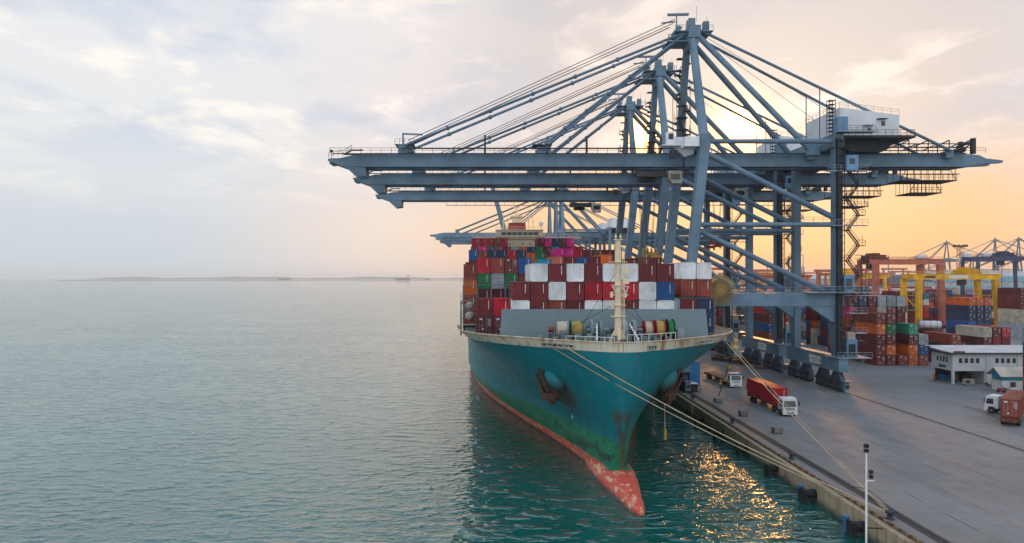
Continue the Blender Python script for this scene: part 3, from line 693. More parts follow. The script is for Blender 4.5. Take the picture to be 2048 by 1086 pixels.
def door_mesh(c, L, H):
    k = (c, L, H, 'd')
    if k in CM: return CM[k]
    m = MB(); hw, hl = 1.219, L/2
    for sx in (-1, 1):
        x0, x1 = (.01, hw-.16) if sx > 0 else (-hw+.16, -.01)
        m.bb((x0, hl-.06, .2), (x1, hl-.03, H-.16))
        for i in range(4): z = .3+i*(H-.6)/3.4; m.bb((x0+.05, hl-.03, z), (x1-.05, hl-.012, z+.32))
        for f in (.28, .75):
            x_ = x0+(x1-x0)*f; m.tube((x_, hl+.012, .12), (x_, hl+.012, H-.1), .035, 1, 6)
            for z in (.5, H*.5, H-.5): m.bb((x_-.07, hl-.02, z-.05), (x_+.07, hl+.04, z+.05), 1)
        m.bb((x0+(x1-x0)*.3, hl+.01, 1.05), (x0+(x1-x0)*.75, hl+.04, 1.12), 1)
        if sx < 0:
            for i in range(6): m.bb((x0+.12, hl-.012, H-.55-i*.17), (x0+.12+(.55 if i in (0, 3) else .4), hl-.004, H-.49-i*.17), 2)
        else: m.bb((x0+.3, hl-.012, H-.6), (x0+.75, hl-.004, H-.36), 2); m.bb((x0+.1, hl-.012, .5), (x0+.4, hl-.004, .75), 2)
    CM[k] = m.mesh("container_door", [cmat(c), M_steel, M_mark]); return CM[k]
NCONT = [0]
def container(c, loc, L=12.192, H=2.591, rz=0.0, door=False, label=None, group=None, star=False):
    "front end faces -y; door=True turns the door end that way"
    o = bpy.data.objects.new("shipping_container", container_mesh(c, L, H)); COL.objects.link(o); NCONT[0] += 1
    o.location = loc; o.rotation_euler = (0, 0, rz+(math.pi if door else 0))
    if door:
        d = bpy.data.objects.new("door", door_mesh(c, L, H)); COL.objects.link(d); d.parent = o
    tag(o, label, "container", group)
    return o
BULK = {}
def bulk(c, lo, hi): BULK.setdefault(c, MB()).bb(lo, hi)
def bulk_build(name, label, cat):
    allm = MB(); mats = []
    for i, (c, m) in enumerate(BULK.items()):
        mats.append(cmat(c)); allm.add(m.v, m.f, i)
    o = allm.build(name, mats); tag(o, label, cat, kind='stuff'); BULK.clear(); return o
PIT = 2.56; BOX = {}
RND = ['brownred', 'orange', 'brownred', 'dkred', 'brownred', 'maroon', 'red', 'orange', 'navy', 'blue', 'grey', 'white', 'green', 'dkred', 'brown', 'brownred']
TIER = {0: "topmost", 1: "second down", 2: "third down", 3: "fourth down", 4: "fifth down", 5: "sixth down", 6: "seventh down"}
SG = "containers stacked on the ship"
def bay(d, cols, zt, L=12.192, H=2.591, phrase="", doors=(), base=14.4):
    "cols: {k: 'top,next,..'}; k counts half columns from the centre line; zt: top height or {k: top}"
    ks = sorted(cols)
    for idx, k in enumerate(ks):
        x = (k+.5)*PIT; z = zt[k] if isinstance(zt, dict) else zt
        for j, c in enumerate(cols[k].split(',')):
            z -= H+.012
            if c[0] == '~': p = S(x, d+L/2, z); bulk(c[1:], (p[0]-1.2, p[1]-L/2+.05, z+.01), (p[0]+1.2, p[1]+L/2-.05, z+H)); continue
            BOX[phrase, k, j] = container(c, S(x, d+L/2, z), L, H, TH, (k, j) in doors, f"{CNAME[c]} container, {TIER[j]}, {ORD[idx+1]} column from sea, {phrase}", SG)
        while z-2.6 > base-1.2:
            z -= 2.6; c = R.choice(RND); p = S(x, d+L/2, z); bulk(c, (p[0]-1.2, p[1]-L/2+.1, z+.02), (p[0]+1.2, p[1]+L/2-.1, z+2.58))
bay(14.5, {-5: 'dkred,white', -4: 'white,dkred,dkred', -3: 'dkred,white,brownred', -2: 'white,dkred,dkred', -1: 'dkred,red,white', 0: 'white,red,white', 1: 'white,red,dkred', 2: 'dkred,white,white', 3: 'dkred,blue,white'},
    {k: 22.8 if k == -5 else 25.4 for k in range(-8, 8)}, phrase="front bay of the ship")
bay(20.6, {-7: 'dkred,maroon', -6: 'red,dkred', 4: 'grey,grey', 5: 'dkred,dkred', 6: 'navy,navy'}, 20.25, L=6.06, phrase="short row flanking the front bay", doors=((-7, 1), (-6, 1)))
bay(29.5, {6: 'white,brownred', 7: 'white,brownred', 5: 'dkred'}, {5: 20, 6: 25.9, 7: 25.9}, H=2.75, phrase="second bay of the ship")
for k in range(-4, 5): bulk(R.choice(RND), (S((k+.5)*PIT-1.2, 29.5, 0)[0], S(0, 29.5, 0)[1], 17), (S((k+.5)*PIT+1.2, 29.5, 0)[0], S(0, 41.5, 0)[1], 22.6))
bay(46, {-8: 'brownred,orange,brownred', -7: 'red,green,maroon', -6: 'brownred,grey,maroon', -5: 'dkred,green,navy', -4: 'blue,dkred', -3: '~navy,~dkred', -2: '~dkred', -1: '~brownred', 0: '~dkred', 1: '~maroon', 2: '~dkred', 3: '~navy', 4: '~dkred', 5: '~brown', 6: '~dkred', 7: '~brownred'},
    {k: (25.9 if k == -8 else 27.1 if k < -3 else 25.4) for k in range(-8, 8)}, H=2.896, phrase="third bay of the ship", doors=((-5, 0),))
bay(61, {-8: 'dkred', -7: '~brown', -6: '~dkred', -5: '~dkred', -4: '~navy', -3: '~dkred', -2: 'teal', -1: 'salmon', 0: 'dkred', 1: 'blue', 2: 'dkred', 3: 'orange', 4: '~green', 5: 'dkred', 6: 'brown', 7: 'dkred'},
    {-8: 26.6, -2: 27.2, -1: 27.8, 0: 27.8, 1: 27.6, 2: 27.8, 3: 28.2, 4: 26, 5: 27.4, 6: 27.6, 7: 27.6, -7: 25, -6: 25, -5: 25, -4: 25, -3: 25}, phrase="fourth bay of the ship", H=2.75)
bay(102, {-8: 'blue', -7: 'brownred', -6: 'navy', -5: 'navy', -4: 'red', -3: 'navy', -2: 'orange', -1: 'green,green', 0: 'brownred', 1: 'pink', 2: 'pink', 3: 'red', 4: 'dkred', 5: 'brown', 6: 'dkred', 7: 'brown'},
    {**{k: 30.8 for k in range(-8, 8)}, -2: 30.0, -1: 30.2, 0: 29.2, 1: 31.2, 2: 31.2}, phrase="fifth bay of the ship", H=2.75)
bay(137, {-8: 'brown', -7: 'pink', -6: 'darkgrey', -5: 'brownred', -4: 'dkred', -3: 'grey', -2: 'orange,orange', -1: 'navy', 0: 'green', 1: 'maroon', 2: 'teal', 3: 'navy', 4: 'red', 5: 'red', 6: 'brown', 7: 'dkred'},
    {**{k: 33.2 for k in range(-8, 8)}, 6: 31, 7: 31}, phrase="sixth bay of the ship", H=2.75)
bay(160, {-8: 'red,brown', -7: 'red,pink', -6: 'red,darkgrey', -5: 'brown,brownred', -4: 'red,dkred', 1: 'dkred,maroon', 2: 'pink,teal', 3: 'navy,navy', 4: 'brown,red', 5: 'pink,red'},
    37.2, phrase="bay next to the bridge", H=2.896)
bulk_build("container_stack_mass", "lower containers filling the holds and stacks under the topmost rows of the ship", "containers")
# white star across two red containers
for k, sg in ((0, 1), (1, -1)):
    star = MB(); x0 = sg*1.28; y_ = -6.15
    for a_, b_ in (((0, 1.9), (-1.2, 1.9)), ((-1.2, 1.9), (-.1, .5)), ((0, .75), (-1.1, .75)), ((-1.0, 1.1), (-.15, 1.75))):
        star.beam((x0+sg*a_[0], y_, a_[1]), (x0+sg*b_[0], y_, b_[1]), .03, .13)
    star.build("painted_star", M_mark, BOX["front bay of the ship", k, 1])
# ------------------------------------------------------------------ ship-to-shore cranes (x in world metres, y about the crane's own middle)
CX = 57.0
GY = 2.0; SYY = 4.5      # girder offset
LY = 9.45     # leg offset
def truss_stairs(m, x0, y, z0, z1, wdt=2.6, fl=3.1, r=.05):
    z = z0; sgn = 1; x1 = x0+wdt
    while z+fl <= z1+.1:
        a, b = ((x0+.5, y, z), (x1-.5, y, z+fl)) if sgn > 0 else ((x1-.5, y, z), (x0+.5, y, z+fl))
        for yy in (-.45, .45):
            m.beam((a[0], y+yy, a[2]), (b[0], y+yy, b[2]), .08, .22)
            m.tube((a[0], y+yy, a[2]+1), (b[0], y+yy, b[2]+1), r, 0, 4)
        n = 9
        for i in range(n): t = (i+.5)/n; m.bb((a[0]+(b[0]-a[0])*t-.12, y-.45, a[2]+fl*t-.03), (a[0]+(b[0]-a[0])*t+.12, y+.45, a[2]+fl*t+.03))
        xe = x1 if sgn > 0 else x0
        m.bb((xe-1.0 if sgn > 0 else xe-.4, y-.6, z+fl-.14), (xe+.6 if sgn > 0 else xe+1.0, y+.6, z+fl))
        m.rail([(xe-1 if sgn > 0 else xe-.4, y-.6, z+fl), (xe+.6 if sgn > 0 else xe+1, y-.6, z+fl)], 1.1, 0, 1.0, r)
        m.tube((xe+(.55 if sgn > 0 else -.35), y+.5, z+fl), (xe+(.55 if sgn > 0 else -.35), y+.5, z+fl+2.2), r, 0, 4)
        z += fl; sgn = -sgn
def girder(m, x0, x1, y, z0, z1, w=1.3, mi=0):
    m.bb((x0, y-w/2, z0), (x1, y+w/2, z1), mi)
    for z in (z0-.06, z1): m.bb((x0, y-w/2-.12, z), (x1, y+w/2+.12, z+.06), mi)
ZB, ZT = 47.55, 50.4
def sts_crane(name, yc, label, group, trolley_x, spreader_z=None, reel=True, light=False):
    o = root(name, (CX, yc, 0), label, "crane", group); og = (CX, 0, 0)
    B = lambda m, n, mats=M_crane, par=o, lab=None: m.build(n, mats, par, og, lab)
    for sy in (-1, 1):
        y = sy*LY
        m = MB(); m.beam((40.8, y, 6.8), (45.6, y, 52.0), 1.5, 1.6, 0, 2.0, 2.2); B(m, "leg", M_crane)
        m = MB(); m.bb((72.3, y-1.0, 17.5), (73.75, y+1.0, 52.2)); 
        m.add([(72.3, y-1.0, 7.0), (73.75, y-1.0, 7.0), (73.75, y+.7, 7.0), (72.3, y+.7, 7.0), (72.3, y-1.0, 17.5), (73.75, y-1.0, 17.5), (73.75, y+3.2, 17.5), (72.3, y+3.2, 17.5)],
              [(0, 1, 2, 3), (7, 6, 5, 4), (0, 4, 5, 1), (1, 5, 6, 2), (2, 6, 7, 3), (3, 7, 4, 0)]); B(m, "leg", M_crane)
        m = MB(); m.bb((41.6, y-.9, 17.5), (74.4, y+.9, 20.2)); m.prism([(41.4, 17.5), (46, 17.5), (44.4, 14.6), (41.4, 14.6)], 1, y-.8, y+.8); m.prism([(73, 17.5), (67, 17.5), (71.8, 14.2), (73, 14.2)], 1, y-.7, y+.7)
        m.rail([(46, y-.95, 20.2), (74, y-.95, 20.2)], 1.1, 0, 1.6, .05); B(m, "portal_beam")
        m = MB(); m.tube((44.2, y, 34.4), (72.4, y, 34.4), .52, 0, 14); m.tube((45.4, y, 51.7), (72.4, y, 51.7), .5, 0, 14)
        m.tube((45.2, y, 49.6), (72.3, y, 35.9), .58, 0, 14); m.tube((44.3, y, 33.2), (70.2, y, 20.6), .56, 0, 14); m.rail([(60, y-.5, 34.9), (72, y-.5, 34.9)], 1.0, 0, 2, .04)
        B(m, "brace_tube")
    for x, nm in ((41.0, "sea"), (73.0, "land")):
        m = MB(); m.bb((x-.95, -12.4, 4.1), (x+.95, 12.4, 7.1)); m.bb((x-1.05, -12.5, 7.1), (x+1.05, 12.5, 7.2)); si = B(m, "sill_beam")
        if x > 50:
            m = MB(); m.bb((x-1.0, -4.6, 4.7), (x-.952, .6, 6.4))
            for k in range(3): m.bb((x-1.012, -3.6+k*.15, 5.95-k*.36), (x-1.002, -.5-k*.2, 6.05-k*.36), 1)
            for yy in (-4.2, .2): m.add([(x-1.012, yy, 5.2), (x-1.012, yy+.22, 5.55), (x-1.012, yy, 5.9), (x-1.012, yy-.22, 5.55)], [(0, 1, 2, 3)], 1)
            B(m, "name_plate", [M_mark, M_dark], si)
        for k, yb in enumerate((-10.0, -4.0, 4.0, 10.0)):
            m = MB(); m.prism([(yb-2.4, 1.1), (yb+2.4, 1.1), (yb+2.35, 2.2), (yb+1.5, 3.3), (yb+.9, 4.1), (yb-.9, 4.1), (yb-1.5, 3.3), (yb-2.35, 2.2)], 0, x-.5, x+.5)
            for q in (-1.3, 1.3): m.prism([(yb+q-1.1, .75), (yb+q+1.1, .75), (yb+q+.8, 1.7), (yb+q-.8, 1.7)], 0, x-.62, x+.62); m.bb((x-.85, yb+q-.4, 1.2), (x-.55, yb+q+.4, 2.2), 1); m.tube((x-1.0, yb+q+.5, 1.9), (x-.5, yb+q+.5, 1.9), .28, 1, 8); m.bb((x-.56, yb+q*.55-.2, 2.5), (x+.56, yb+q*.55+.2, 3.2), 1)
            bg = B(m, "bogie", [M_bogie, M_dark])
            if not light:
                for q in (-1.95, -.65, .65, 1.95):
                    m = MB(); m.lathe([(.30, x-.72), (.42, x-.70), (.42, x-.3), (.48, x-.3), (.48, x+.3), (.42, x+.3), (.3, x+.7)], (0, yb+q, .56), 0, 0, 14); B(m, "wheel", M_dark, bg)
        m = MB()
        for sy in (-1, 1): m.bb((x-.5, sy*12.8, .5), (x+.5, sy*13.6, 2.4)); m.tube((x, sy*13.6, 1.4), (x, sy*14.4, 1.4), .25, 1, 8); m.bb((x-.9, sy*13.0, 2.4), (x+.9, sy*14.3, 2.5))
        B(m, "rail_buffer", [M_crane, M_dark])
    # boom and rear girder
    m = MB()
    for sy in (-1, 1):
        y = sy*GY
        girder(m, -27, 43.0, y, ZB, ZT)
        m.prism([(-27, ZB), (-30.5, ZB), (-34.3, 48.9), (-34.0, 49.3), (-31.5, 49.4), (-28.5, 50.1), (-27, 50.1)], 1, y-.62, y+.62)
        m.prism([(-30.4, ZB), (-26, ZB), (-26, 45.6), (-28, 45.3)], 1, y-.5, y+.5)
        m.bb((-26.5, y-.35, ZB-.12), (43.5, y+.35, ZB-.07), 1)
        m.bb((13, y-.72, ZB-.08), (13.5, y+.72, ZT+.1)); [m.bb((-24+k*6.2, y-.635, ZB+.05), (-23.93+k*6.2, y+.635, ZT-.05)) for k in range(11)]; m.bb((-18.9, y-.9, ZT), (-16.8, y+.9, 52.4))
        m.bb((11.3, y-.7, ZT), (13.2, y+.7, 51.8))
    for i in range(9): x = -26+i*8.4; m.bb((x-.5, -GY+.6, ZB+.6), (x+.5, GY-.6, ZB+1.5))
    m.bb((-34, -GY, 48.3), (-33.2, GY, 49.0))
    bm = B(m, "boom", [M_crane, M_dark])
    m = MB()
    for sy in (-1, 1):
        y = sy*GY; girder(m, 43.4, 104.5, y, ZB, ZT, 1.5)
        m.prism([(104.5, ZB), (104.5, 50.3), (107.5, 50.0), (109, 49.3), (112.6, 48.9), (112.6, 48.4), (108.6, 48.2)], 1, y-.7, y+.7); m.bb((43.6, y-.35, ZB-.12), (104, y+.35, ZB-.07), 1)
    for i in range(8): x = 46+i*8.2; m.bb((x-.5, -GY+.5, ZB+.6), (x+.5, GY-.5, ZB+1.7))
    for x in (45.6, 73.0): m.bb((x-1.0, -LY-1.0, 50.4), (x+1.0, LY+1.0, 53.2)); m.bb((x-.7, -GY-1, 49.9), (x+.7, GY+1, 50.5))
    rg = B(m, "rear_girder", [M_crane, M_dark])
    if not light:
        m = MB(); y = -GY-1.4
        m.bb((-33, y-.5, ZT-.25), (104, y+.35, ZT-.18)); m.rail([(-33.5, y-.5, ZT-.18), (42, y-.5, ZT-.18)], 1.15, 0, 2.2, .045); m.rail([(76, y-.5, ZT-.18), (108, y-.5, ZT-.18)], 1.15, 0, 2.2, .045)
        m.tube((-32, GY+1.4, ZT+.8), (43, GY+1.4, ZT+.8), .13, 0, 5); m.tube((-18, y-.3, ZT+.85), (43, y-.3, ZT+.85), .12, 0, 5)
        for x in (0, 22, 38): m.bb((x-.2, y-.3, ZT), (x+.2, y+.3, ZT+3.0+R.random()*1.4))
        # hanging festoon rail below
        for x in range(-12, 104, 3):
            m.tube((x, y+.5, ZB-1.6), (x, y+.5, ZB), .045, 0, 4)
        m.bb((-12, y+.35, ZB-1.75), (103, y+.65, ZB-1.6))
        B(m, "walkway", M_dark)
        for x in (-17.6, 12.4):
            m = MB(); m.rail([(x-2, -GY-.9, 52.4), (x+2.2, -GY-.9, 52.4)], 1.1, 0, 1, .045); m.bb((x-2, -GY-.95, 52.3), (x+2.2, GY+.95, 52.4)); m.tube((x+1.2, -GY-.6, 51.4), (x+1.2, GY+.6, 51.4), .8, 0, 12); B(m, "sheave_platform", M_crane, bm)
        m = MB(); m.tube((-17.9, -GY, 52.4), (-17.9, -GY, 54.9), .2); m.beam((-18.0, -GY, 54.8), (-13.6, -GY, 54.6), .25, .35); B(m, "service_jib", M_crane, bm)
        m = MB(); m.sphere((-33.4, -GY-.6, 50.9), .35); m.tube((-33.4, -GY-.6, 49.3), (-33.4, -GY-.6, 50.9), .06, 0, 4); m.rail([(-34, -GY-.6, 49.4), (-31, -GY-.6, 49.8), (-29, -GY-.6, 51)], 1.2, 0, 1, .045); m.beam((-30.6, -GY-.6, 50.2), (-29, -GY-.6, 51.1), .25, .3); m.beam((-29, -GY-.6, 51.1), (-26.5, -GY-.6, 51.1), .3, .3); B(m, "tip_rail", M_dark, bm)
    # mast
    for sy in (-1, 1):
        m = MB(); m.tube((45.5, sy*LY, 52.4), (45.3, sy*1.9, 76.0), 1.0, 0, 16, .78); B(m, "mast_leg")
        m = MB(); m.tube((46.4, sy*2.2, 76.2), (70.3, sy*SYY, 50.4), .62, 0, 14); m.bb((69.2, sy*SYY-1, 49.6), (71.6, sy*SYY+1, 51.6)); m.bb((69.6, sy*GY, 48.8), (71.2, sy*SYY, 50.2)); B(m, "back_stay_tube")
        for x1, r in ((-17.3, .30), (12.6, .30)):
            m = MB(); m.tube((44.3, sy*2.0, 77.2), (x1, sy*3.4, 52.0), r, 0, 8)
            if not light:
                for t in (.25, .4, .55, .7, .85): p = Vector((44.3, sy*2, 77.2)).lerp(Vector((x1, sy*3.4, 52.0)), t); m.sphere(p, .5)
            B(m, "fore_stay", M_cable if r < .2 else M_crane)
        m = MB(); m.tube((47, sy*2.0, 77.4), (100.2, sy*SYY, 50.6), .33, 0, 8)
        if not light:
            p = Vector((47, sy*2, 77.4)).lerp(Vector((100.2, sy*SYY, 50.6)), .48); m.tube(p, (p.x, p.y, ZT), .13, 0, 6); p = Vector((47, sy*2, 77.4)).lerp(Vector((100.2, sy*SYY, 50.6)), .48+.02)
        m.bb((99.4, sy*GY, 49.2), (101, sy*SYY+.4, 50.7)); B(m, "back_stay")
    m = MB(); m.bb((44.2, -3.0, 75.6), (46.8, 3.0, 78.2)); m.prism([(44, 75.6), (47, 75.6), (46.2, 73.6), (44.8, 73.6)], 1, -2.6, 2.6)
    m.tube((42.3, -2.4, 77.8), (42.3, 2.4, 77.8), .55, 0, 12); m.bb((41.4, -2.9, 76.9), (49.6, 2.9, 77.1)); m.bb((39.8, -2.6, 74.8), (44.2, 2.6, 75.0)); m.bb((44.8, -1.2, 78.2), (46.2, 1.2, 80.4))
    if not light:
        for z, a, b in ((77.1, 41.4, 49.6), (75.0, 39.8, 44.2)): m.rail([(a, -2.9, z), (b, -2.9, z)], 1.15, 0, 1.2, .05); m.rail([(a, 2.9, z), (b, 2.9, z)], 1.15, 0, 1.2, .05)
        m.bb((47.6, -2.6, 77.1), (48.8, -1.4, 79.2)); m.tube((41.8, -2.2, 77), (41.8, -2.2, 80.8), .14, 0, 6); m.beam((39.8, -2.2, 80.7), (44.4, -2.2, 80.8), .5, .45); m.tube((46.8, 0, 80), (46.8, 0, 83.5), .04, 0, 4); m.tube((49.4, 1, 77), (49.4, 1, 81.5), .04, 0, 4)
        m.beam((38.5, -2.2, 78.9), (41.5, -2.2, 79.2), .3, .25)
    B(m, "mast_head")
    if not light:
        m = MB()
        for k, (dy, dz) in enumerate(((-2.6, 2.0), (2.6, 2.0), (-1.2, 1.2), (1.2, 1.2))): m.tube((41.3, dy, 78.6+dz*.5), (-16.6, dy*1.2, 52.6+dz*.3), .085, 0, 5)
        m.tube((46.5, 0, 77.5), (74, 2, 58.6), .05, 0, 4); m.tube((46.5, -1, 77.5), (76, -3, 58.6), .05, 0, 4)
        B(m, "wire_rope", M_cable)
        m = MB(); truss_stairs(m, 43.9, 5.6, 53.5, 74, 2.6, 2.7)
        for i in range(8): m.bb((43.9, 4.6, 54.5+i*2.7), (46.4, 6.4, 54.56+i*2.7))
        for q in ((43.4, 3.4), (46.4, 3.4), (43.4, 6.8), (46.4, 6.8)): m.tube((q[0], q[1], 52.5), (q[0], q[1], 66), .08, 0, 4)
        B(m, "mast_stairs", M_dark)
    # machinery house
    m = MB(); x0, x1, y0, y1 = 74.6, 87.2, -7.6, 8.0
    m.add([(x0, y0, 53.0), (x1, y0, 53.0), (x1, y1, 53.0), (x0, y1, 53.0), (x0, y0, 59.2), (x1, y0, 57.6), (x1, y1, 57.6), (x0, y1, 59.2)], [(3, 2, 1, 0), (4, 5, 6, 7), (0, 1, 5, 4), (1, 2, 6, 5), (2, 3, 7, 6), (3, 0, 4, 7)])
    for i in range(1, 13): x = x0+i*.98; m.bb((x-.015, y0-.015, 53.1), (x+.015, y0, 57.5))
    mh = B(m, "machinery_house", M_white)
    if not light:
        for x, z in ((80.5, 53.9), (83.4, 55.3)):
            m = MB(); m.bb((x, y0-.09, z), (x+.75, y0-.02, z+1.0)); B(m, "window", M_glass, mh); m = MB(); m.bb((x-1.1, y0-.9, z+1.35), (x+.95, y0-.02, z+1.45)); B(m, "awning", M_dark, mh)
        m = MB(); m.rail([(x0, y0, 59.2), (x1, y0, 57.6)], 1.1, 0, 1.6, .04); m.rail([(x0, y1, 59.2), (x1, y1, 57.6)], 1.1, 0, 1.6, .04); m.rail([(x0, y0, 59.2), (x0, y1, 59.2)], 1.1, 0, 1.6, .04); B(m, "handrail", M_cranelt, mh)
    m = MB(); m.bb((74.0, -9.5, 52.5), (89.5, 9.5, 52.98)); m.prism([(75, 52.5), (88, 52.5), (85, 50.3), (78, 50.3)], 1, -5.5, 5.5)
    if not light: m.rail([(74, -9.4, 52.98), (89.4, -9.4, 52.98)], 1.15, 0, 1.5, .05); m.rail([(89.4, -9.4, 52.98), (89.4, 9.4, 52.98)], 1.15, 0, 1.5, .05)
    B(m, "house_platform", M_dark)
    # trolley, cab
    tx = trolley_x; m = MB(); m.bb((tx-3.2, -GY-.2, ZB-1.5), (tx+3.2, GY+.2, ZB-.8)); m.bb((tx-3.6, -3.6, ZB-2.3), (tx+3.6, -2.8, ZB-1.5)); m.bb((tx-1.6, 1, ZB-2.6), (tx+1.6, 4, ZB-1.5)); B(m, "trolley", M_dark)
    m = MB(); cx = tx+4.6; m.prism([(cx-1.5, ZB-1.2), (cx+1.3, ZB-1.2), (cx+1.3, ZB-3.9), (cx-.6, ZB-3.9), (cx-1.5, ZB-3.0)], 1, -4.6, -2.2); cb = B(m, "operator_cab", M_off)
    if not light:
        m = MB(); m.bb((cx-1.1, -4.64, ZB-3.1), (cx+.9, -4.602, ZB-1.9)); B(m, "window", M_glass, cb)
    if spreader_z:
        z = spreader_z
        m = MB()
        for a in (-1, 1):
            for bq in (-1, 1):
                for k in (0, .25): m.tube((tx+a*(1.9+k), bq*2.4, ZB-1.4), (tx+a*(.8+k), bq*2.2, z+1.4), .055, 0, 4)
        B(m, "hoist_rope", M_cable)
        m = MB(); m.bb((tx-1.0, -3.0, z+.7), (tx+1.0, 3.0, z+1.3)); m.bb((tx-.45, -6.0, z), (tx+.45, 6.0, z+.55))
        for q in (-5.9, 5.9): m.bb((tx-1.2, q-.25, z-.1), (tx+1.2, q+.25, z+.5)); [m.bb((tx+e*1.15-.12, q-.4, z-.6), (tx+e*1.15+.12, q+.4, z)) for e in (-1, 1)]
        for a in (-1, 1):
            for q in (-2.2, 2.2): m.tube((tx+a*.95-.12, q, z+1.7), (tx+a*.95+.12, q, z+1.7), .62, 0, 12)
        B(m, "spreader", M_red if label.find("second") >= 0 else M_gold)
    if light: return o
    # land-side leg furniture: lift shaft, stairs, cabins
    m = MB(); x, y = 73.05, -LY-1.55
    for a in (-.62, .62):
        for q in (-.5, .5): m.bb((x+a-.06, y+q-.06, 7.2), (x+a+.06, y+q+.06, 52))
    for i in range(30): m.bb((x-.66, y-.55, 8+i*1.5), (x+.66, y+.45, 8.09+i*1.5))
    m.bb((x-.5, y-.05, 7.2), (x+.5, y+.4, 52)); B(m, "lift_shaft", M_dark)
    m = MB(); truss_stairs(m, 74.6, -LY-.2, 20.6, 46, 3.4, 3.15, .05); truss_stairs(m, 75.4, -LY-.2, 7.2, 20, 2.6, 3.1, .05); m.tube((75, -LY+.5, 7.2), (75, -LY+.5, 48), .06, 0, 4); B(m, "stairs", M_dark)
    for lo, hi, st, ry in (((71.2, -LY-2.2, 34.0), (78.4, -LY-.9, 34.15), 1.2, -2.2), ((66, -LY-2.6, 20.25), (80.5, -LY-.9, 20.42), 1.6, -2.6), ((71.6, -LY-3.4, 6.9), (78.6, -LY+2, 7.06), 1.2, -3.4),
                           ((75.5, -LY-1.2, 11.8), (78.8, -LY+1, 11.95), 1, -1.2), ((75.5, -LY-1.2, 15.9), (78.8, -LY+1, 16.05), 1, -1.2), ((70.4, -LY-1.9, 45.2), (78.4, -LY-.9, 45.4), 1.2, -1.9), ((72.2, -LY-2.4, 53.2), (80.0, -LY-.4, 53.4), 1.2, -2.4)):
        m = MB(); m.bb(lo, hi); m.rail([(lo[0], -LY+ry, hi[2]), (hi[0], -LY+ry, hi[2])], 1.1, 0, st, .045)
        if lo[2] == 6.9:
            for q in (-11.6, -11.0): m.beam((74.0, q, 6.9), (76.6, q, 3.6), .12, .12); m.beam((78, q, 6.9), (75, q, 3.4), .12, .12)
        B(m, "platform", M_cranelt)
    cbm = [paint("cabin_blue", (.14, .27, .42), rust=.1), M_glass, M_off]
    m = MB(); m.bb((73.9, -LY-2.6, 7.1), (76.0, -LY-1.0, 10.8)); m.bb((74.2, -LY-2.64, 7.4), (75.6, -LY-2.58, 9.8), 1); m.bb((74.1, -LY-2.4, 10.8), (75.7, -LY-1.2, 12.2), 2); B(m, "equipment_cabin", cbm)
    m = MB(); m.bb((73.6, -LY-2.2, 20.5), (75.6, -LY-1.0, 24.0)); m.bb((73.95, -LY-2.26, 20.9), (75.2, -LY-2.18, 23.2), 1); B(m, "equipment_cabin", cbm)
    m = MB(); m.bb((73.9, -LY-2.6, 45.3), (76.2, -LY-1.0, 48.4)); m.bb((74.4, -LY-2.66, 46.6), (75.5, -LY-2.58, 47.8), 1); B(m, "equipment_cabin", cbm)
    m = MB(); m.bb((72.3, -LY-2, 53.2), (74.4, -LY, 56.4)); B(m, "equipment_cabin", cbm)
    m = MB()
    for q in ((71.6, -LY), (72.8, -LY), (71.6, -LY+1.2), (72.8, -LY+1.2)): m.tube((q[0], q[1], 53.2), (q[0], q[1], 60.5), .08, 0, 4)
    for i in range(9): m.bb((71.55, -LY-.05, 53.8+i*.8), (72.85, -LY+1.25, 53.88+i*.8))
    B(m, "ladder_cage", M_dark)
    # hinge box at the sea-side portal
    m = MB(); m.bb((41.4, -LY-.6, 50.6), (44.4, -LY+3, 52.6)); m.prism([(40.6, 53.4), (44.6, 53.4), (44.6, 49.8), (42.6, 49.2), (40.4, 51.4)], 1, -5.4, -4.9); m.bb((38.6, -6.6, 51.6), (40.2, -5.2, 54.3)); m.bb((38.9, -6.64, 52.7), (39.9, -6.58, 53.9), 1); m.bb((37.5, -7, 51.3), (42, -5, 51.5)); m.bb((39.4, -6.4, 48.8), (40.9, -5.5, 50.4), 1)
    B(m, "hinge_housing", [M_white, M_dark])
    # tail frames and hanging maintenance baskets
    m = MB(); y = -GY
    for sy in (-1, 1):
        for x in (92.6, 96.8, 101.4, 106.0): m.tube((x, sy*GY, ZT), (x, sy*GY, 53.3), .12, 0, 5); m.tube((x-3.4, sy*GY, 51.8), (x, sy*GY, 53.4), .14, 0, 5)
        m.tube((89, sy*GY, 52.6), (107, sy*GY, 52.6), .12, 0, 5); m.tube((89, sy*GY, 51.8), (107, sy*GY, 51.8), .09, 0, 5)
        m.bb((106.2, sy*GY-.4, ZT), (107.0, sy*GY+.4, 53.8)); m.beam((103, sy*GY, ZT), (106.4, sy*GY, 52.8), .25, .25)
    m.tube((106.6, -GY, 53), (106.6, GY, 53), .3); m.tube((104.6, -GY, 51.4), (104.6, GY, 51.4), .6); B(m, "tail_frame", M_dark)
    m = MB()
    for x0, x1, zt, zb in ((90.5, 102.5, ZB, 44.6), (92.5, 99.2, 44.6, 41.9)):
        for x in [x0+(x1-x0)*i/8 for i in range(9)]:
            for q in (-GY-.5, GY+.7): m.tube((x, q, zb), (x, q, zt), .06, 0, 4)
        m.bb((x0, -GY-.9, zb-.2), (x1, GY+.9, zb)); m.rail([(x0, -GY-.9, zb), (x1, -GY-.9, zb)], 1.1, 0, 1.0, .05)
        m.beam((x0, -GY-.5, zb), (x0+1.5, -GY-.5, zt), .1, .1); m.beam((x1, -GY-.5, zb), (x1-1.5, -GY-.5, zt), .1, .1)
    B(m, "maintenance_basket", M_dark)
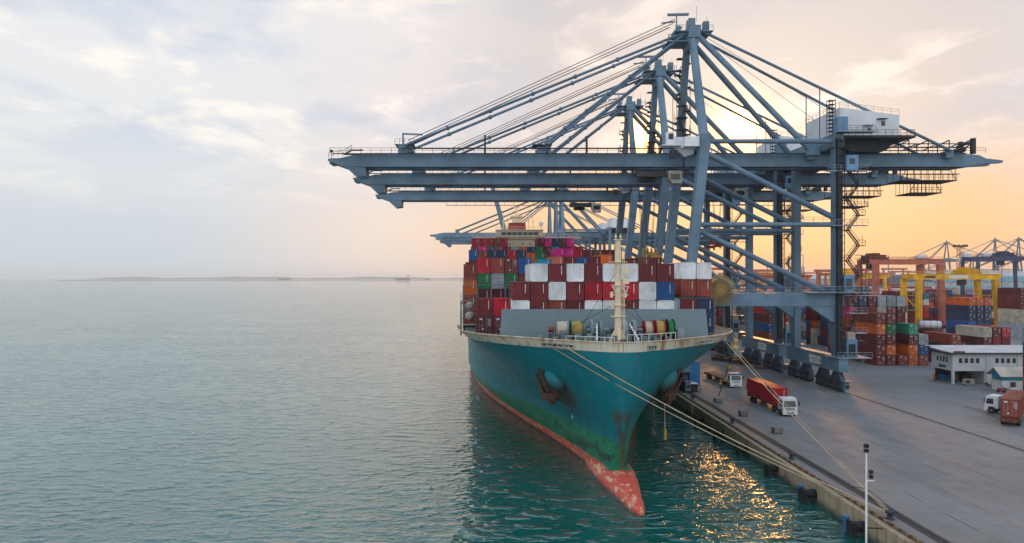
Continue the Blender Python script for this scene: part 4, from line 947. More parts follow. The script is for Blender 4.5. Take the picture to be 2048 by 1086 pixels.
    if reel:
        m = MB(); c = (48.2, -LY-1.7, 20.9)
        m.lathe([(.5, c[1]-.45), (.5, c[1]+.45)], (c[0], 0, c[2]), 1, 0, 16); m.tube(c, (c[0], -LY-.8, c[2]), .35, 0, 10)
        for i in range(36):
            t = 2*math.pi*i/36; d = (math.cos(t), math.sin(t))
            for yy in (c[1]-.42, c[1]+.42): m.tube((c[0]+d[0]*.4, yy, c[2]+d[1]*.4), (c[0]+d[0]*3.15, yy, c[2]+d[1]*3.15), .075, 0, 4)
        def ring(r0, r1, y_, mi):
            n = 40; vs = []
            for r_ in (r0, r1):
                for i in range(n): t = 2*math.pi*i/n; vs.append((c[0]+r_*math.cos(t), y_, c[2]+r_*math.sin(t)))
            m.add(vs, [(i, (i+1) % n, n+(i+1) % n, n+i) for i in range(n)], mi)
        ring(.4, 1.15, c[1]-.50, 2); ring(1.15, 2.15, c[1]-.36, 1); m.lathe([(2.0, c[1]-.28), (2.0, c[1]+.28)], (c[0], 0, c[2]), 1, 1, 32)
        B(m, "cable_reel", [paint("reel_gold", (.52, .36, .14), rust=.05), M_dark, paint("reel_core", (.42, .23, .035), rust=.2)])
    return o
GC = "ship-to-shore cranes over the ship"
sts_crane("quay_crane", 154.9, "nearest grey-blue quay crane with the highest mast, cable reel and white machinery house", GC, 36.4, 27.6)
sts_crane("quay_crane", 184.0, "second grey-blue quay crane, with a red spreader hanging below its beige cab", GC, 61.0, 31.4)
sts_crane("quay_crane", 221.0, "third grey-blue quay crane, lowest boom of the three over the ship", GC, 30.0)
GF = "far quay cranes beyond the ship"
far = [("first far quay crane past the ship's bridge, with the largest pale machinery house", 425), ("middle crane of the far group past the ship's bridge, boom just below the first", 463), ("hindmost crane of the far group past the ship's bridge, with the lowest boom", 508)]
f0 = sts_crane("quay_crane", far[0][1], far[0][0], GF, 20, light=True); f0.location.x = CX+1
for lb_, y_ in far[1:]:
    f = copy_tree(f0); f.location = (CX+1.5, y_, 0); f['label'] = lb_
GH = "hazy cranes of the next port"
for i, (u, Y, rz, lb_) in enumerate(((1893, 1080, 2.9, "pale hazy quay crane on the skyline, standing apart on the seaward side of the others"), (1990, 1000, 2.7, "hazy quay crane on the skyline behind the dark blue gantry crane, first of a pair"), (2037, 980, 2.7, "hazy quay crane on the skyline, outermost one at the inland end"))):
    f = copy_tree(f0); f.rotation_euler[2] = rz
    c, s_ = math.cos(rz), math.sin(rz); ax = -11.5
    f.location = ((u-970)*Y/1400-ax*c, Y-ax*s_, 0); f['label'] = lb_; f['group'] = GH
# ------------------------------------------------------------------ container yard
YG = "containers stacked in the yard"
def stack(x, y, cols, phrase, L=12.192, H=2.9, door=True, rz=0.0, z0=0.0, vis=(99,)):
    "cols: list of 'bottom,..,top' strings running inland from x (seaward face), y = face nearest the camera"
    for i, c in enumerate(cols):
        if not c: continue
        tiers = c.split(','); xc = x+1.22+i*2.74
        for j, cc in enumerate(tiers):
            if len(tiers)-1-j >= vis[min(i, len(vis)-1)]: bulk(cc, (xc-1.2, y+.05, j*(H+.012)+.01), (xc+1.2, y+L-.05, (j+1)*(H+.012)-.01)); continue
            w = "" if len(cols) == 1 else f" {ORD[i+1]} column from water,"
            t = len(tiers)-1-j
            container(cc, (xc, y+L/2, z0+j*(H+.012)), L, H, rz, door, f"{CNAME[cc]} container, {TIER[t]},{w} {phrase}", YG)
stack(104.0, 186, ['dkred,dkred,dkred,orange,brownred', 'dkred,orange,dkred,green,dkred'], "five-high stack beside nearest crane's leg", H=2.75)
stack(109.9, 186, ['brownred', '', 'brownred,blue,grey'], "low row before the two-storey office", L=6.06, H=2.75)
stack(112.64, 186, ['orange,orange,maroon,seagreen'], "short stack by the office", L=6.06, H=2.75)
stack(124.0, 186, ['dkred,navy,brownred'], "long row behind the office roof", vis=(1,), H=2.75)
stack(126.9, 192, ['dkred,dkred', 'maroon,dkred'], "roof-level pair behind the office", vis=(1,), H=2.75)
stack(146.0, 205, ['dkred,maroon,cream', 'dkred,dkred,maroon', 'dkred,maroon,red'], "rows behind the office roof", vis=(2, 1, 1), H=2.9)
stack(207.3, 271, ['grey,grey,cream,cream,dkred,dkred,maroon', 'grey,cream,cream,cream,dkred,maroon,maroon', 'cream,grey,cream,cream,dkred,dkred,dkred'], "tall block beyond yellow gantry's legs", vis=(5, 4, 4), H=2.75)
stack(102.2, 127, ['dkred,brownred,dkred,green,grey'], "lone inland stack near turning truck", L=6.06, H=2.75)
stack(104.0, 200, ['dkred,orange,dkred,orange,pink,brown', 'dkred,orange,dkred,maroon,dkred,navy', 'dkred,navy,maroon,dkred,dkred,dkred', 'maroon,grey,maroon,dkred,cream,grey', 'dkred,grey,cream,maroon,dkred,grey', 'dkred,grey,cream,maroon,maroon,grey'], "six-high block behind the five-high stack", vis=(6, 1, 1, 2, 2, 2), H=3.0)
stack(120.7, 214, ['dkred,maroon,maroon', 'dkred,maroon,dkred,dkred', 'dkred,maroon,dkred,dkred'], "rows carrying the white tank container", vis=(1,), H=2.75)
stack(116.2, 231, ['navy,dkred,navy,navy,dkred,navy,blue', 'dkred,navy,dkred,blue,dkred,maroon,navy', 'dkred,dkred,blue,dkred,navy,blue,dkred', 'dkred,maroon,blue,dkred,maroon,blue,navy'], "tall block under the salmon gantry", vis=(1,), H=2.9)
stack(102.6, 229, ['grey,darkgrey,grey,brown,blue,grey'], "dark column between nearest crane's legs", vis=(5,), H=2.9)
stack(90.6, 224, ['dkred,brownred,blue,dkred,red', 'cream,cream,cream,cream,cream', 'orange,dkred,navy,red,dkred'], "block between the nearest two cranes", vis=(4,), H=2.9)
stack(92.4, 262, ['cream,cream,cream,cream,cream', 'brown,grey,darkgrey,brown,brown'], "cream-brown block past second crane", vis=(4,), H=2.9)
stack(102.2, 283, ['dkred', 'dkred'], "single-tier pair past second crane", H=2.9)
stack(87.5, 271, ['brownred,red,brownred,dkred,brownred', 'red,dkred,brownred,red,dkred'], "red block past the ship's shoulder", vis=(4, 3), H=2.9)
stack(169, 244.5, ['dkred,navy,blue,navy,navy,orange', 'dkred,navy,navy,navy,navy,orange', 'navy,maroon,navy,navy,navy,orange'], "orange-topped block inside the yellow gantry", vis=(3, 3, 3), H=2.7)
stack(203, 346, ['navy,dkred,blue,orange,maroon,maroon', 'navy,dkred,blue,orange,dkred,dkred', 'navy,blue,orange,orange,dkred,maroon', 'blue,dkred,orange,orange,maroon,brown', 'blue,dkred,orange,orange,maroon,brown', 'blue,dkred,orange,orange,dkred,maroon', 'dkred,dkred,navy,orange,dkred,maroon', 'dkred,dkred,navy,maroon,dkred,maroon'], "big block behind yellow gantry's legs", vis=(4, 1, 1, 2, 2, 2, 2, 2), H=2.75)
stack(190, 312, ['dkred,dkred,maroon,navy,brown,maroon', 'dkred,dkred,dkred,navy,brown,maroon', 'dkred,dkred,red,red,white,teal'], "stack framed by the yellow gantry", vis=(3,), H=2.75)
# tank container
tk = root("tank_container", (130.4, 205, 8.31), "white cylindrical tank container in a dark blue frame on a red row", "tank container")
for_ = MB()
for x in (-1.15, 1.15):
    for y in (-3, 3): for_.bb((x-.07, y-.07, 0), (x+.07, y+.07, 2.6))
    for z in (.06, 2.53): for_.bb((x-.06, -3, z-.06), (x+.06, 3, z+.06))
for y in (-3, 3):
    for z in (.06, 2.53): for_.bb((-1.15, y-.06, z-.06), (1.15, y+.06, z+.06))
    for_.beam((-1.15, y, .1), (1.15, y, 1.2), .09, .09); for_.beam((1.15, y, .1), (-1.15, y, 1.2), .09, .09)
for_.build("frame", cmat('navy'), tk)
t_ = MB(); t_.lathe([(.3, -2.85), (.9, -2.7), (1.12, -2.35), (1.12, 2.35), (.9, 2.7), (.3, 2.85)], (0, 0, 1.32), 1, 0, 20)
for y in (-1.6, 0, 1.6): t_.lathe([(1.15, y-.05), (1.15, y+.05)], (0, 0, 1.32), 1, 1, 20)
t_.tube((0, -1, 2.4), (0, -1, 2.62), .3); t_.build("tank", [M_white, M_steel], tk); tk.rotation_euler[2] = 1.15
bulk('dkred', (129, 209, 0), (131.6, 201, 8.3))
# deeper rows, individually uncountable
blocks = [(109, 246, 7, 4, 6), (132, 246, 6, 3, 6), (150, 268, 4, 4, 5), (215, 240, 9, 3, 6), (160, 300, 5, 2, 5), (182, 362, 6, 3, 5), (100, 330, 9, 6, 5), (130, 345, 12, 5, 6), (222, 300, 12, 3, 5),
          (92, 320, 3, 5, 5), (250, 260, 12, 5, 5), (170, 410, 20, 3, 5), (100, 430, 24, 5, 5), (240, 400, 24, 5, 6), (120, 540, 40, 4, 5), (280, 520, 30, 4, 6), (330, 330, 20, 6, 5), (180, 640, 60, 4, 5), (400, 480, 40, 5, 5), (150, 760, 80, 4, 6), (420, 700, 60, 4, 5)]
for x, y, nx, ny, hmax in blocks:
    for i in range(nx):
        for j in range(ny):
            t = hmax-R.choice([0, 0, 0, 1, 1, 2, 3])
            for k in range(t):
                c = R.choice(RND+['cream', 'pink', 'teal', 'orange', 'dkred', 'navy']); bulk(c, (x+i*2.75, y+j*13, k*2.75+.02), (x+i*2.75+2.44, y+j*13+12.2, k*2.75+2.73))
bulk_build("yard_container_mass", "far rows of stacked shipping containers filling the yard to the skyline", "containers")
# ------------------------------------------------------------------ yard gantries
def gantry(x0, x1, y, dy, zt, mat, label, house=(.7, 1), sign=True, brace=True, group="rubber tyred gantry cranes in the yard", w=1.3, trol=None):
    o = root("gantry_crane", ((x0+x1)/2, y, 0), label, "gantry crane", group); og = ((x0+x1)/2, 0, 0); B = lambda m, n, mt=mat, p=o: m.build(n, mt, p, og)
    for sx, x in ((0, x0), (1, x1)):
        for sy in (-1, 1):
            m = MB(); xo = (1.6 if sx else 0); m.beam((x+xo*.6, sy*dy/2, 1.9), (x-xo*.3, sy*dy/2, zt-2.2), w, w*1.1); B(m, "leg")
        m = MB(); m.bb((x-.6+(.9 if sx else 0), -dy/2-1.2, 1.2), (x+.6+(.9 if sx else 0), dy/2+1.2, 2.1)); B(m, "sill_beam")
        m = MB()
        for z in (9.5, 15.8): m.bb((x-.15, -dy/2, z), (x+.15, dy/2, z+.3))
        if brace and not sx: m.beam((x, -dy/2, 9.8), (x, dy/2, 15.8), .3, .3)
        B(m, "brace")
        for sy in (-1, 1):
            for q in (-.8, .8):
                m = MB(); m.lathe([(.3, x-.3), (.8, x-.3), (.82, x), (.8, x+.3), (.3, x+.3)], (.9 if sx else 0, sy*dy/2+q, .82), 0, 0, 14); B(m, "wheel", M_black)
    for sy in (-1, 1):
        m = MB(); y_ = sy*dy/2*.72; m.bb((x0-1.5, y_-.6, zt-2.2), (x1+1.4, y_+.6, zt)); m.bb((x0-1.5, y_-.75, zt), (x1+1.4, y_+.75, zt+.08))
        m.prism([(x1+1.4, zt), (x1+1.4, zt-2.2), (x1+3.2, zt-.9), (x1+3.2, zt)], 1, y_-.6, y_+.6); m.rail([(x0-1.4, y_, zt+.08), (x1+3, y_, zt+.08)], 1.1, 0, 2.5, .06); gd = B(m, "girder")
        if sign and sy < 0:
            m = MB(); m.bb((x0+13, y_-.64, zt-1.75), (x0+21, y_-.602, zt-.45)); B(m, "sign_plate", M_mark, gd)
            m = MB(); m.bb((x0+3, y_-.64, zt-1.55), (x0+7.4, y_-.602, zt-.75)); [m.bb((x0+3.3+k*.62, y_-.65, zt-1.4), (x0+3.65+k*.62, y_-.642, zt-.9), 1) for k in range(6)]; B(m, "name_plate", [M_dark, M_rust], gd)
    tx = x0+(x1-x0)*house[0]; m = MB(); m.bb((tx-3.5, -dy*.42, zt+.1), (tx+3.5, dy*.42, zt+.8)); m.bb((tx-2.4, -dy*.3, zt+.8), (tx+.4, dy*.2, zt+3.0)); m.bb((tx+.8, -dy*.3, zt+.8), (tx+3.2, dy*.3, zt+2.2)); m.tube((tx-3, -dy*.1, zt+1.5), (tx-3, dy*.3, zt+1.5), .7, 0, 10); m.rail([(tx-3.5, -dy*.42, zt+.8), (tx+3.5, -dy*.42, zt+.8)], 1.1, 0, 1, .06); B(m, "trolley", trol or mat)
    m = MB(); m.bb((tx-4.2, -dy*.3, zt-4.6), (tx-2.0, -dy*.05, zt-2.3)); B(m, "operator_cab", M_dark)
    m = MB(); m.bb((tx-1.2, -6.1, 13.4), (tx+1.2, 6.1, 14.0)); [m.tube((tx+a, b_, 14), (tx+a, b_, zt), .06, 0, 4) for a in (-1, 1) for b_ in (-2, 2)]; B(m, "spreader", M_dark)
    return o
M_salm = paint("salmon_paint", (.50, .145, .085), rust=.12, rough=.55, dirt=.25); M_dblue = paint("gantry_navy", (.05, .065, .14), rust=.1)
gantry(179.6, 211.6, 295, 10.5, 24.8, M_yellow, "yellow gantry crane with a white sign plate on its beam", house=(.72, 1), w=1.9)
gantry(180.0, 210.0, 330, 15, 31.8, M_salm, "salmon gantry crane beside the lamp post, open machinery deck on its beam", house=(.11, 1), sign=False, brace=False, w=2.2, trol=M_rust)
gantry(262, 291, 378, 12, 34.6, M_dblue, "dark navy gantry crane beyond the yellow one, inland", house=(.62, 1), sign=False)
gantry(200, 226, 400, 10, 25.0, M_yellow, "small far yellow gantry seen under the salmon gantry's beam", house=(.3, 1), sign=False)
gantry(168, 196, 430, 10, 25.0, M_orange, "distant orange gantry crane behind the nearest quay crane's stairs", house=(.5, 1), sign=False)
gantry(120, 146, 420, 10, 25.0, M_orange, "distant orange gantry crane seen between quay crane legs", house=(.5, 1), sign=False)
gantry(205, 232, 520, 10, 26.0, M_yellow, "hazy yellow gantry crane far back, over the orange rows", house=(.5, 1), sign=False)
gantry(270, 300, 560, 10, 27.0, M_orange, "hazy orange gantry crane far back, past the navy gantry", house=(.5, 1), sign=False)
# ------------------------------------------------------------------ office and hut
of = root("office_building", (102.7, 153.8, 0), "white two-storey office with open ground floor and flat roof", "building")
og = (102.7, 153.8, 0); M_wallw = paint("office_white", (.55, .57, .58), rust=.08, rough=.8, dirt=.18); M_int = paint("garage_dark", (.05, .05, .05), rust=.1, rough=.9)
X0, Y0, X1, Y1 = 102.7, 153.8, 124.0, 161.0
m = MB(); m.bb((X0, Y0, 2.85), (X1, Y1, 6.75)); m.bb((X0+7.6, Y0, 0), (X1, Y1, 2.848))
for x, y in ((X0, Y0), (X0, Y1-.5), (X0+7.1, Y0)): m.bb((x+.003, y+.003, 0), (x+.5, y+.5, 2.85))
for x in (X0+7.4, X0+14.2): m.bb((x, Y0-.16, 0), (x+.25, Y0-.003, 6.7))
wl = m.build("wall", M_wallw, of, og)
m = MB(); m.bb((X0+.6, Y1-.2, .01), (X0+7.6, Y1-.05, 2.84)); m.bb((X0+1, Y1-2, .01), (X0+3, Y1-1, 1.3), 1); m.bb((X0+3.6, Y1-2.4, .01), (X0+4.6, Y1-1.2, 2), 2); m.bb((X0+5.4, Y1-3, .01), (X0+7, Y1-1.6, 1.6)); m.build("garage_back", [M_int, M_blue, M_wood], of, og)
m = MB(); m.add([(X0-.9, Y0-.8, 6.76), (X1, Y0-.8, 6.76), (X1, Y1+1, 7.5), (X0-.9, Y1+1, 7.5), (X0-.9, Y0-.8, 7.02), (X1, Y0-.8, 7.02), (X1, Y1+1, 7.76), (X0-.9, Y1+1, 7.76)], [(3, 2, 1, 0), (4, 5, 6, 7), (0, 1, 5, 4), (1, 2, 6, 5), (2, 3, 7, 6), (3, 0, 4, 7)])
for i in range(20): m.beam((X0+i*1.1, Y0-.75, 7.05), (X0+i*1.1, Y1+.95, 7.78), .06, .05)
m.build("roof", paint("roof_sheet", (.50, .53, .55), rust=.06, rough=.5, dirt=.2), of, og)
m = MB(); m.bb((X0-.92, Y0-.86, 6.62), (X1, Y0-.78, 6.95)); m.bb((X0-.98, Y0-.8, 6.62), (X0-.88, Y1, 6.95)); m.bb((X0-.2, Y0-1.0, 6.98), (X0+2.1, Y0-.7, 7.3), 1); m.bb((X0-1.1, Y1-.8, 7.2), (X0-.6, Y1+.4, 7.7), 1); m.build("gutter", [M_dark, M_rust], of, og)
def windows(x0, y0, n, dx, dy, w_, h_, z, axis, parent, og):
    for i in range(n):
        fm_ = MB(); x, y = x0+i*dx, y0+i*dy
        lo, hi = ((x, y-.03, z), (x+w_, y-.004, z+h_)) if axis == 0 else ((x-.03, y, z), (x-.004, y+w_, z+h_))
        fm_.bb(lo, hi); f_ = fm_.build("window", M_mark, parent, og); p_ = MB(); e = .07
        lo2, hi2 = ((x+e, y-.05, z+e), (x+w_-e, y-.032, z+h_-e)) if axis == 0 else ((x-.05, y+e, z+e), (x-.032, y+w_-e, z+h_-e))
        p_.bb(lo2, hi2); p_.build("pane", M_glass, f_, og)
for x in (X0+1.3, X0+9.3, X0+16.6): windows(x, Y0, 4, 1.25, 0, .95, 1.25, 4.5, 0, wl, og)
windows(X0, Y0+1.4, 4, 0, 1.05, .8, 1.3, 4.5, 1, wl, og)
m = MB(); m.bb((X0-.06, Y0+2.2, 3.35), (X0-.01, Y0+4.6, 3.85)); m.build("sign", paint("sign_green", (.01, .08, .04), rust=0), of, og)
m = MB(); m.bb((X0+10.4, Y0-.05, 0), (X0+11.5, Y0-.004, 2.2)); m.build("door", M_dark, of, og)
hu = root("guard_hut", (106.2, 143.7, 0), "small white hut with turquoise gable and pale sloping roof", "hut")
og = (106.2, 143.7, 0); m = MB(); m.bb((106.2, 143.7, 0), (113, 146.7, 2.2)); m.build("wall", paint("hut_white", (.60, .62, .60), rust=.1, rough=.8), hu, og)
m = MB(); m.prism([(143.7, 2.2), (146.7, 2.2), (146.7, 3.5), (145.2, 4.65), (143.7, 3.5)], 0, 106.2, 113); m.build("gable", paint("turquoise_paint", (.01, .30, .42), rust=.08), hu, og)
m = MB()
for a, b_ in ((143.0, 1), (147.4, -1)): m.add([(105.4, a, 3.05), (113.4, a, 3.05), (113.4, 145.2, 4.72), (105.4, 145.2, 4.72), (105.4, a, 3.17), (113.4, a, 3.17), (113.4, 145.2, 4.84), (105.4, 145.2, 4.84)], [(3, 2, 1, 0), (4, 5, 6, 7), (0, 1, 5, 4), (1, 2, 6, 5), (2, 3, 7, 6), (3, 0, 4, 7)])
m.build("roof", paint("hut_roof", (.46, .42, .34), rust=.15, dirt=.3), hu, og)
m = MB(); m.bb((107.8, 143.62, .9), (108.9, 143.68, 1.9)); m.build("window", M_rust, hu, og)
# bits lying in front of the office
jk = root("scrap_heap", (109.6, 150.6, 0), "heap of rusty machine parts by the office wall", "scrap heap")
m = MB()
for i in range(26): a = R.random()*6.28; r_ = R.random()*1.3; m.beam((r_*math.cos(a)*1.4, r_*math.sin(a), R.random()*.9*(1.4-r_)), (r_*math.cos(a)*1.4+R.uniform(-.9, .9), r_*math.sin(a)+R.uniform(-.6, .6), .3+R.random()*1.2), R.uniform(.1, .5), R.uniform(.1, .35), R.choice([0, 0, 1]))
m.build("metal_parts", [M_rust, M_off], jk)
def place(name, mats, loc, label, cat, fn, rz=0, group=None):
    m = MB(); fn(m); o = m.build(name, mats); o.location = loc; o.rotation_euler[2] = rz; tag(o, label, cat, group); return o
place("generator_box", [M_off, M_dark], (105.3, 152.4, 0), "beige generator box before the office's open bay", "generator", lambda m: (m.bb((-1, -.5, .15), (1, .5, 1.3)), m.bb((-.9, -.52, .4), (-.1, -.5, 1.1), 1), m.bb((-1.05, -.55, .02), (1.05, .55, .15), 1)))
place("fire_hydrant", [M_red, M_dark], (101.6, 158.2, 0), "red hydrant post at the office's seaward corner", "hydrant", lambda m: (m.tube((0, 0, 0), (0, 0, 1.3), .18), m.sphere((0, 0, 1.35), .22), m.tube((-.3, 0, .9), (.3, 0, .9), .1)))
def moto(m):
    for y in (-.65, .65): m.lathe([(.18, -.06), (.3, -.06), (.3, .06), (.18, .06)], (0, y, .3), 0, 1, 12)
    m.beam((0, -.5, .55), (0, .6, .6), .25, .35); m.beam((0, -.75, .35), (0, -.5, 1.0), .1, .1); m.beam((-.35, -.5, 1.02), (.35, -.5, 1.02), .06, .06); m.beam((0, 0, .82), (0, .7, .85), .28, .12, 1)
for x_, l_ in ((104.9, "red"), (106.1, "blue")): place("motorcycle", [M_red if l_ == "red" else M_blue, M_black], (x_, 142.4-.3*(l_ == "red"), 0), l_+" motorcycle parked by the small hut", "motorcycle", moto, .5)
# ------------------------------------------------------------------ trucks
def wheel(x, y, r, parent, w_=.3):
    m = MB(); m.lathe([(r*.55, x-w_/2), (r*.96, x-w_/2), (r, x-w_/4), (r, x+w_/4), (r*.96, x+w_/2), (r*.55, x+w_/2)], (0, y, r), 0, 0, 18); o = m.build("wheel", M_black, parent)
    m = MB(); m.lathe([(r*.2, x-w_/2-.01), (r*.56, x-w_/2+.02), (r*.56, x+w_/2-.02), (r*.2, x+w_/2+.01)], (0, y, r), 0, 0, 14); m.build("rim", M_steel, o)
def tractor(o, cabm, roofm):
    "local frame: front bumper at y=-4.2, fifth wheel at y=0, facing -y"
    m = MB(); m.bb((-.45, -4.0, .55), (.45, 1.2, .85)); m.bb((-.95, -.5, .85), (.95, .6, 1.05)); m.bb((-1.15, -2.2, .5), (-.5, -1.0, 1.0)); m.bb((.5, -2.2, .5), (1.15, -1.0, 1.0)); m.build("chassis", M_dark, o)
    m = MB(); P = [(-4.2, .55), (-4.2, 1.55), (-4.0, 2.65), (-3.7, 2.95), (-2.2, 2.95), (-2.2, .95), (-2.7, .95), (-2.75, 1.2), (-3.65, 1.2), (-3.75, .55)]
    n = len(P); m.prism([P[i] for i in (0, 1, 8, 9)] if False else P, 0, -1.22, 1.22); m.bb((-1.24, -4.3, .35), (1.24, -4.05, .8)); m.bb((-1.2, -3.72, 2.95), (1.2, -2.2, 3.06), 1); m.bb((-1.21, -4.0, 2.66), (1.21, -3.7, 2.94), 1)
    cab = m.build("cab", [cabm, roofm], o)
    m = MB(); m.add([(-1.05, -4.215, 1.62), (1.05, -4.215, 1.62), (.98, -4.04, 2.6), (-.98, -4.04, 2.6)], [(0, 1, 2, 3)]); m.build("windscreen", M_glass, cab)
    for s_ in (-1, 1):
        m = MB(); x_ = s_*1.226; f = [(0, 1, 2, 3)]; m.add([(x_, -4.0, 1.65), (x_, -2.9, 1.65), (x_, -2.9, 2.55), (x_, -3.82, 2.55)], f); m.build("side_window", M_glass, cab)
        m = MB(); m.bb((s_*.95-.2, -4.32, .85), (s_*.95+.2, -4.19, 1.08)); m.build("headlight", M_mark, cab)
        m = MB(); m.beam((s_*1.2, -4.0, 2.5), (s_*1.6, -4.15, 2.4), .05, .05); m.bb((s_*1.55-.1, -4.2, 1.85), (s_*1.55+.1, -4.1, 2.45)); m.build("mirror", M_black, cab)
    m = MB(); m.bb((-.8, -4.235, 1.1), (.8, -4.2, 1.2)); m.bb((-.75, -4.235, 1.32), (.75, -4.2, 1.42)); m.bb((-.5, -4.315, .5), (.5, -4.29, .68)); m.build("grille", M_dark, cab)
    for s_ in (-1, 1): wheel(s_*1.05, -3.2, .5, o); wheel(s_*.98, 0, .5, o, .5)
def trailer(o, L, bed):
    m = MB()
    for s_ in (-1, 1): m.bb((s_*.45-.12, -1.4, .95), (s_*.45+.12, L-1.5, 1.28)); m.bb((s_*1.2-.06, -1.5, 1.12), (s_*1.2+.06, L-1.4, 1.28))
    for i in range(9): y_ = -1.4+i*(L-.2)/8.2; m.bb((-1.2, y_-.08, 1.06), (1.2, y_+.08, 1.27))
    m.bb((-1.22, -1.5, 1.15), (1.22, -1.35, 1.3)); m.bb((-1.22, L-1.5, .75), (1.22, L-1.38, 1.3)); m.bb((-.5, 1.5, .3), (-.35, 1.7, 1)); m.bb((.35, 1.5, .3), (.5, 1.7, 1))
    if bed: m.bb((-1.2, -1.3, 1.28), (1.2, L-1.5, 1.34), 1)
    m.bb((-.9, L-1.376, .8), (-.5, L-1.36, 1.0), 2); m.bb((.5, L-1.376, .8), (.9, L-1.36, 1.0), 2); m.build("trailer", [M_rust, M_wood, M_orange], o)
    for y_ in (L-4.6, L-3.2):
        for s_ in (-1, 1): wheel(s_*.98, y_, .5, o, .5)
TG = "trucks on the quay"
def truck(x, y, rz, label, cabm, roofm, L=13.2, bed=False, trz=None):
    o = root("truck", (x, y, .002), label, "truck", TG, rz)
    tr = bpy.data.objects.new("tractor_unit", None); COL.objects.link(tr); tr.parent = o; tr.rotation_euler[2] = trz or 0; tractor_parts(tr, cabm, roofm, o, trz or 0)
    trailer(o, L, bed); return o
def tractor_parts(tr, cabm, roofm, o, a):
    # parts hang directly on the truck; turned by rotating their meshes
    before = set(COL.objects); tractor(tr, cabm, roofm); M = Matrix.Rotation(a, 4, 'Z')
    for ob in set(COL.objects)-before:
        ob.data.transform(M)
        if ob.parent == tr: ob.parent = o
    bpy.data.objects.remove(tr)
t1 = truck(51.3, 121.9, 0, "white cab truck carrying a bright red container along the quay", M_white, M_white)
container('red', (51.3, 127.0+.6, 1.30), 12.192, 2.896, 0, False, "bright red container loaded on the white cab truck", "containers on trucks")
t2 = truck(53.0, 152.3, 0.03, "empty flatbed truck with white cab and blue roof", M_white, M_blue, bed=True)
c_, s_ = math.cos(2.42), math.sin(2.42)
bx, by = 93.0-1.4*0, 121.6
t3 = truck(90.0, 118.6, 2.42, "turning truck with brick red container, seen from behind", M_white, M_white, trz=1.35)
container('brownred', (90.0-s_*4.75, 118.6+c_*4.75, 1.30), 12.192, 2.896, 2.42+math.pi, True, "brick red container with closed doors on the turning truck", "containers on trucks")
# ------------------------------------------------------------------ quay clutter
M_crate = paint("grey_timber", (.27, .245, .215), rust=.05, rough=.9, dirt=.4)
def crate(m):
    m.bb((-.6, -.5, .14), (.6, .5, .86)); [m.bb((x-.06, -.5, 0), (x+.06, .5, .14)) for x in (-.5, 0, .5)]
    for z in (.22, .44, .66): m.bb((-.64, -.54, z), (.64, .54, z+.15))
    for x in (-.58, .58): m.bb((x-.05, -.57, .14), (x+.05, .57, .9))
for Y, x, l_, mt in ((105.2, 43.9, "nearest tan slatted crate on the quay, below the mooring ropes", M_crate), (118.2, 43.6, "slatted crate on the quay between the tan crate and a grey box", M_crate), (131.2, 43.7, "plain grey box on the quay level with the red truck", M_mach), (144.2, 43.9, "pale crate standing beside black gear at the ship's flank", M_off)):
    place("crate", mt, (x, Y, .01), l_, "crate", crate, .05, "crates along the quay")
def rack(m):
    for x in (-1.2, 1.2):
        for y in (-.8, .8): m.bb((x-.08, y-.08, 0), (x+.08, y+.08, 1.5))
    for z in (.2, .7, 1.2): m.bb((-1.2, -.85, z), (1.2, -.75, z+.2)); m.bb((-1.2, .75, z), (1.2, .85, z+.2)); m.bb((-1.25, -.8, z), (-1.15, .8, z+.2)); m.bb((1.15, -.8, z), (1.25, .8, z+.2))
    m.bb((-1.1, -.7, .1), (1.1, .7, .9), 1)
for i, (x, Y) in enumerate(((70.1, 188.5), (68.4, 191.5), (67.2, 195.5), (65.6, 198))): place("rack", [M_rust, M_wood], (x, Y, .01), ["rusty brown cage rack, the near end of a row before the second crane", "rusty cage rack just behind the near end of the row", "rusty cage rack third along the row before the second crane", "rusty cage rack farthest along the row before the second crane"][i], "rack", rack, .15*i, "rusty racks before the crane")
place("pallet_pile", [M_rust, M_wood], (70.6, 180.0, .01), "low pile of reddish pallets in the open before the second crane", "pallets", lambda m: [m.bb((-1.3+.1*k, -.9, k*.16), (1.2-.07*k, .9+.1*(k % 2), k*.16+.12), k % 2) for k in range(4)])
def bollard(m):
    m.lathe([(.42, 0), (.42, .06), (.26, .1), (.24, .5), (.42, .62), (.45, .74), (.25, .82)], (0, 0, 0), 2, 0, 16); m.sphere((.18, 0, .68), (.38, .34, .18))
for i, Y in enumerate((67.8, 90.2, 112.6, 135.0, 157.4)):
    q = Q(40.0, Y); place("bollard", M_dark, (q[0], q[1], .005), ["black bollard holding the ship's mooring ropes", "black bollard, second along the quay edge from the roped one", "black bollard, third along the quay edge from the roped one", "black bollard on the quay edge near the ship's bow shadow", "black bollard on the quay edge hidden close to the ship's side"][i], "bollard", bollard, 0, "bollards along the quay edge")
FG = "fenders on the quay wall"
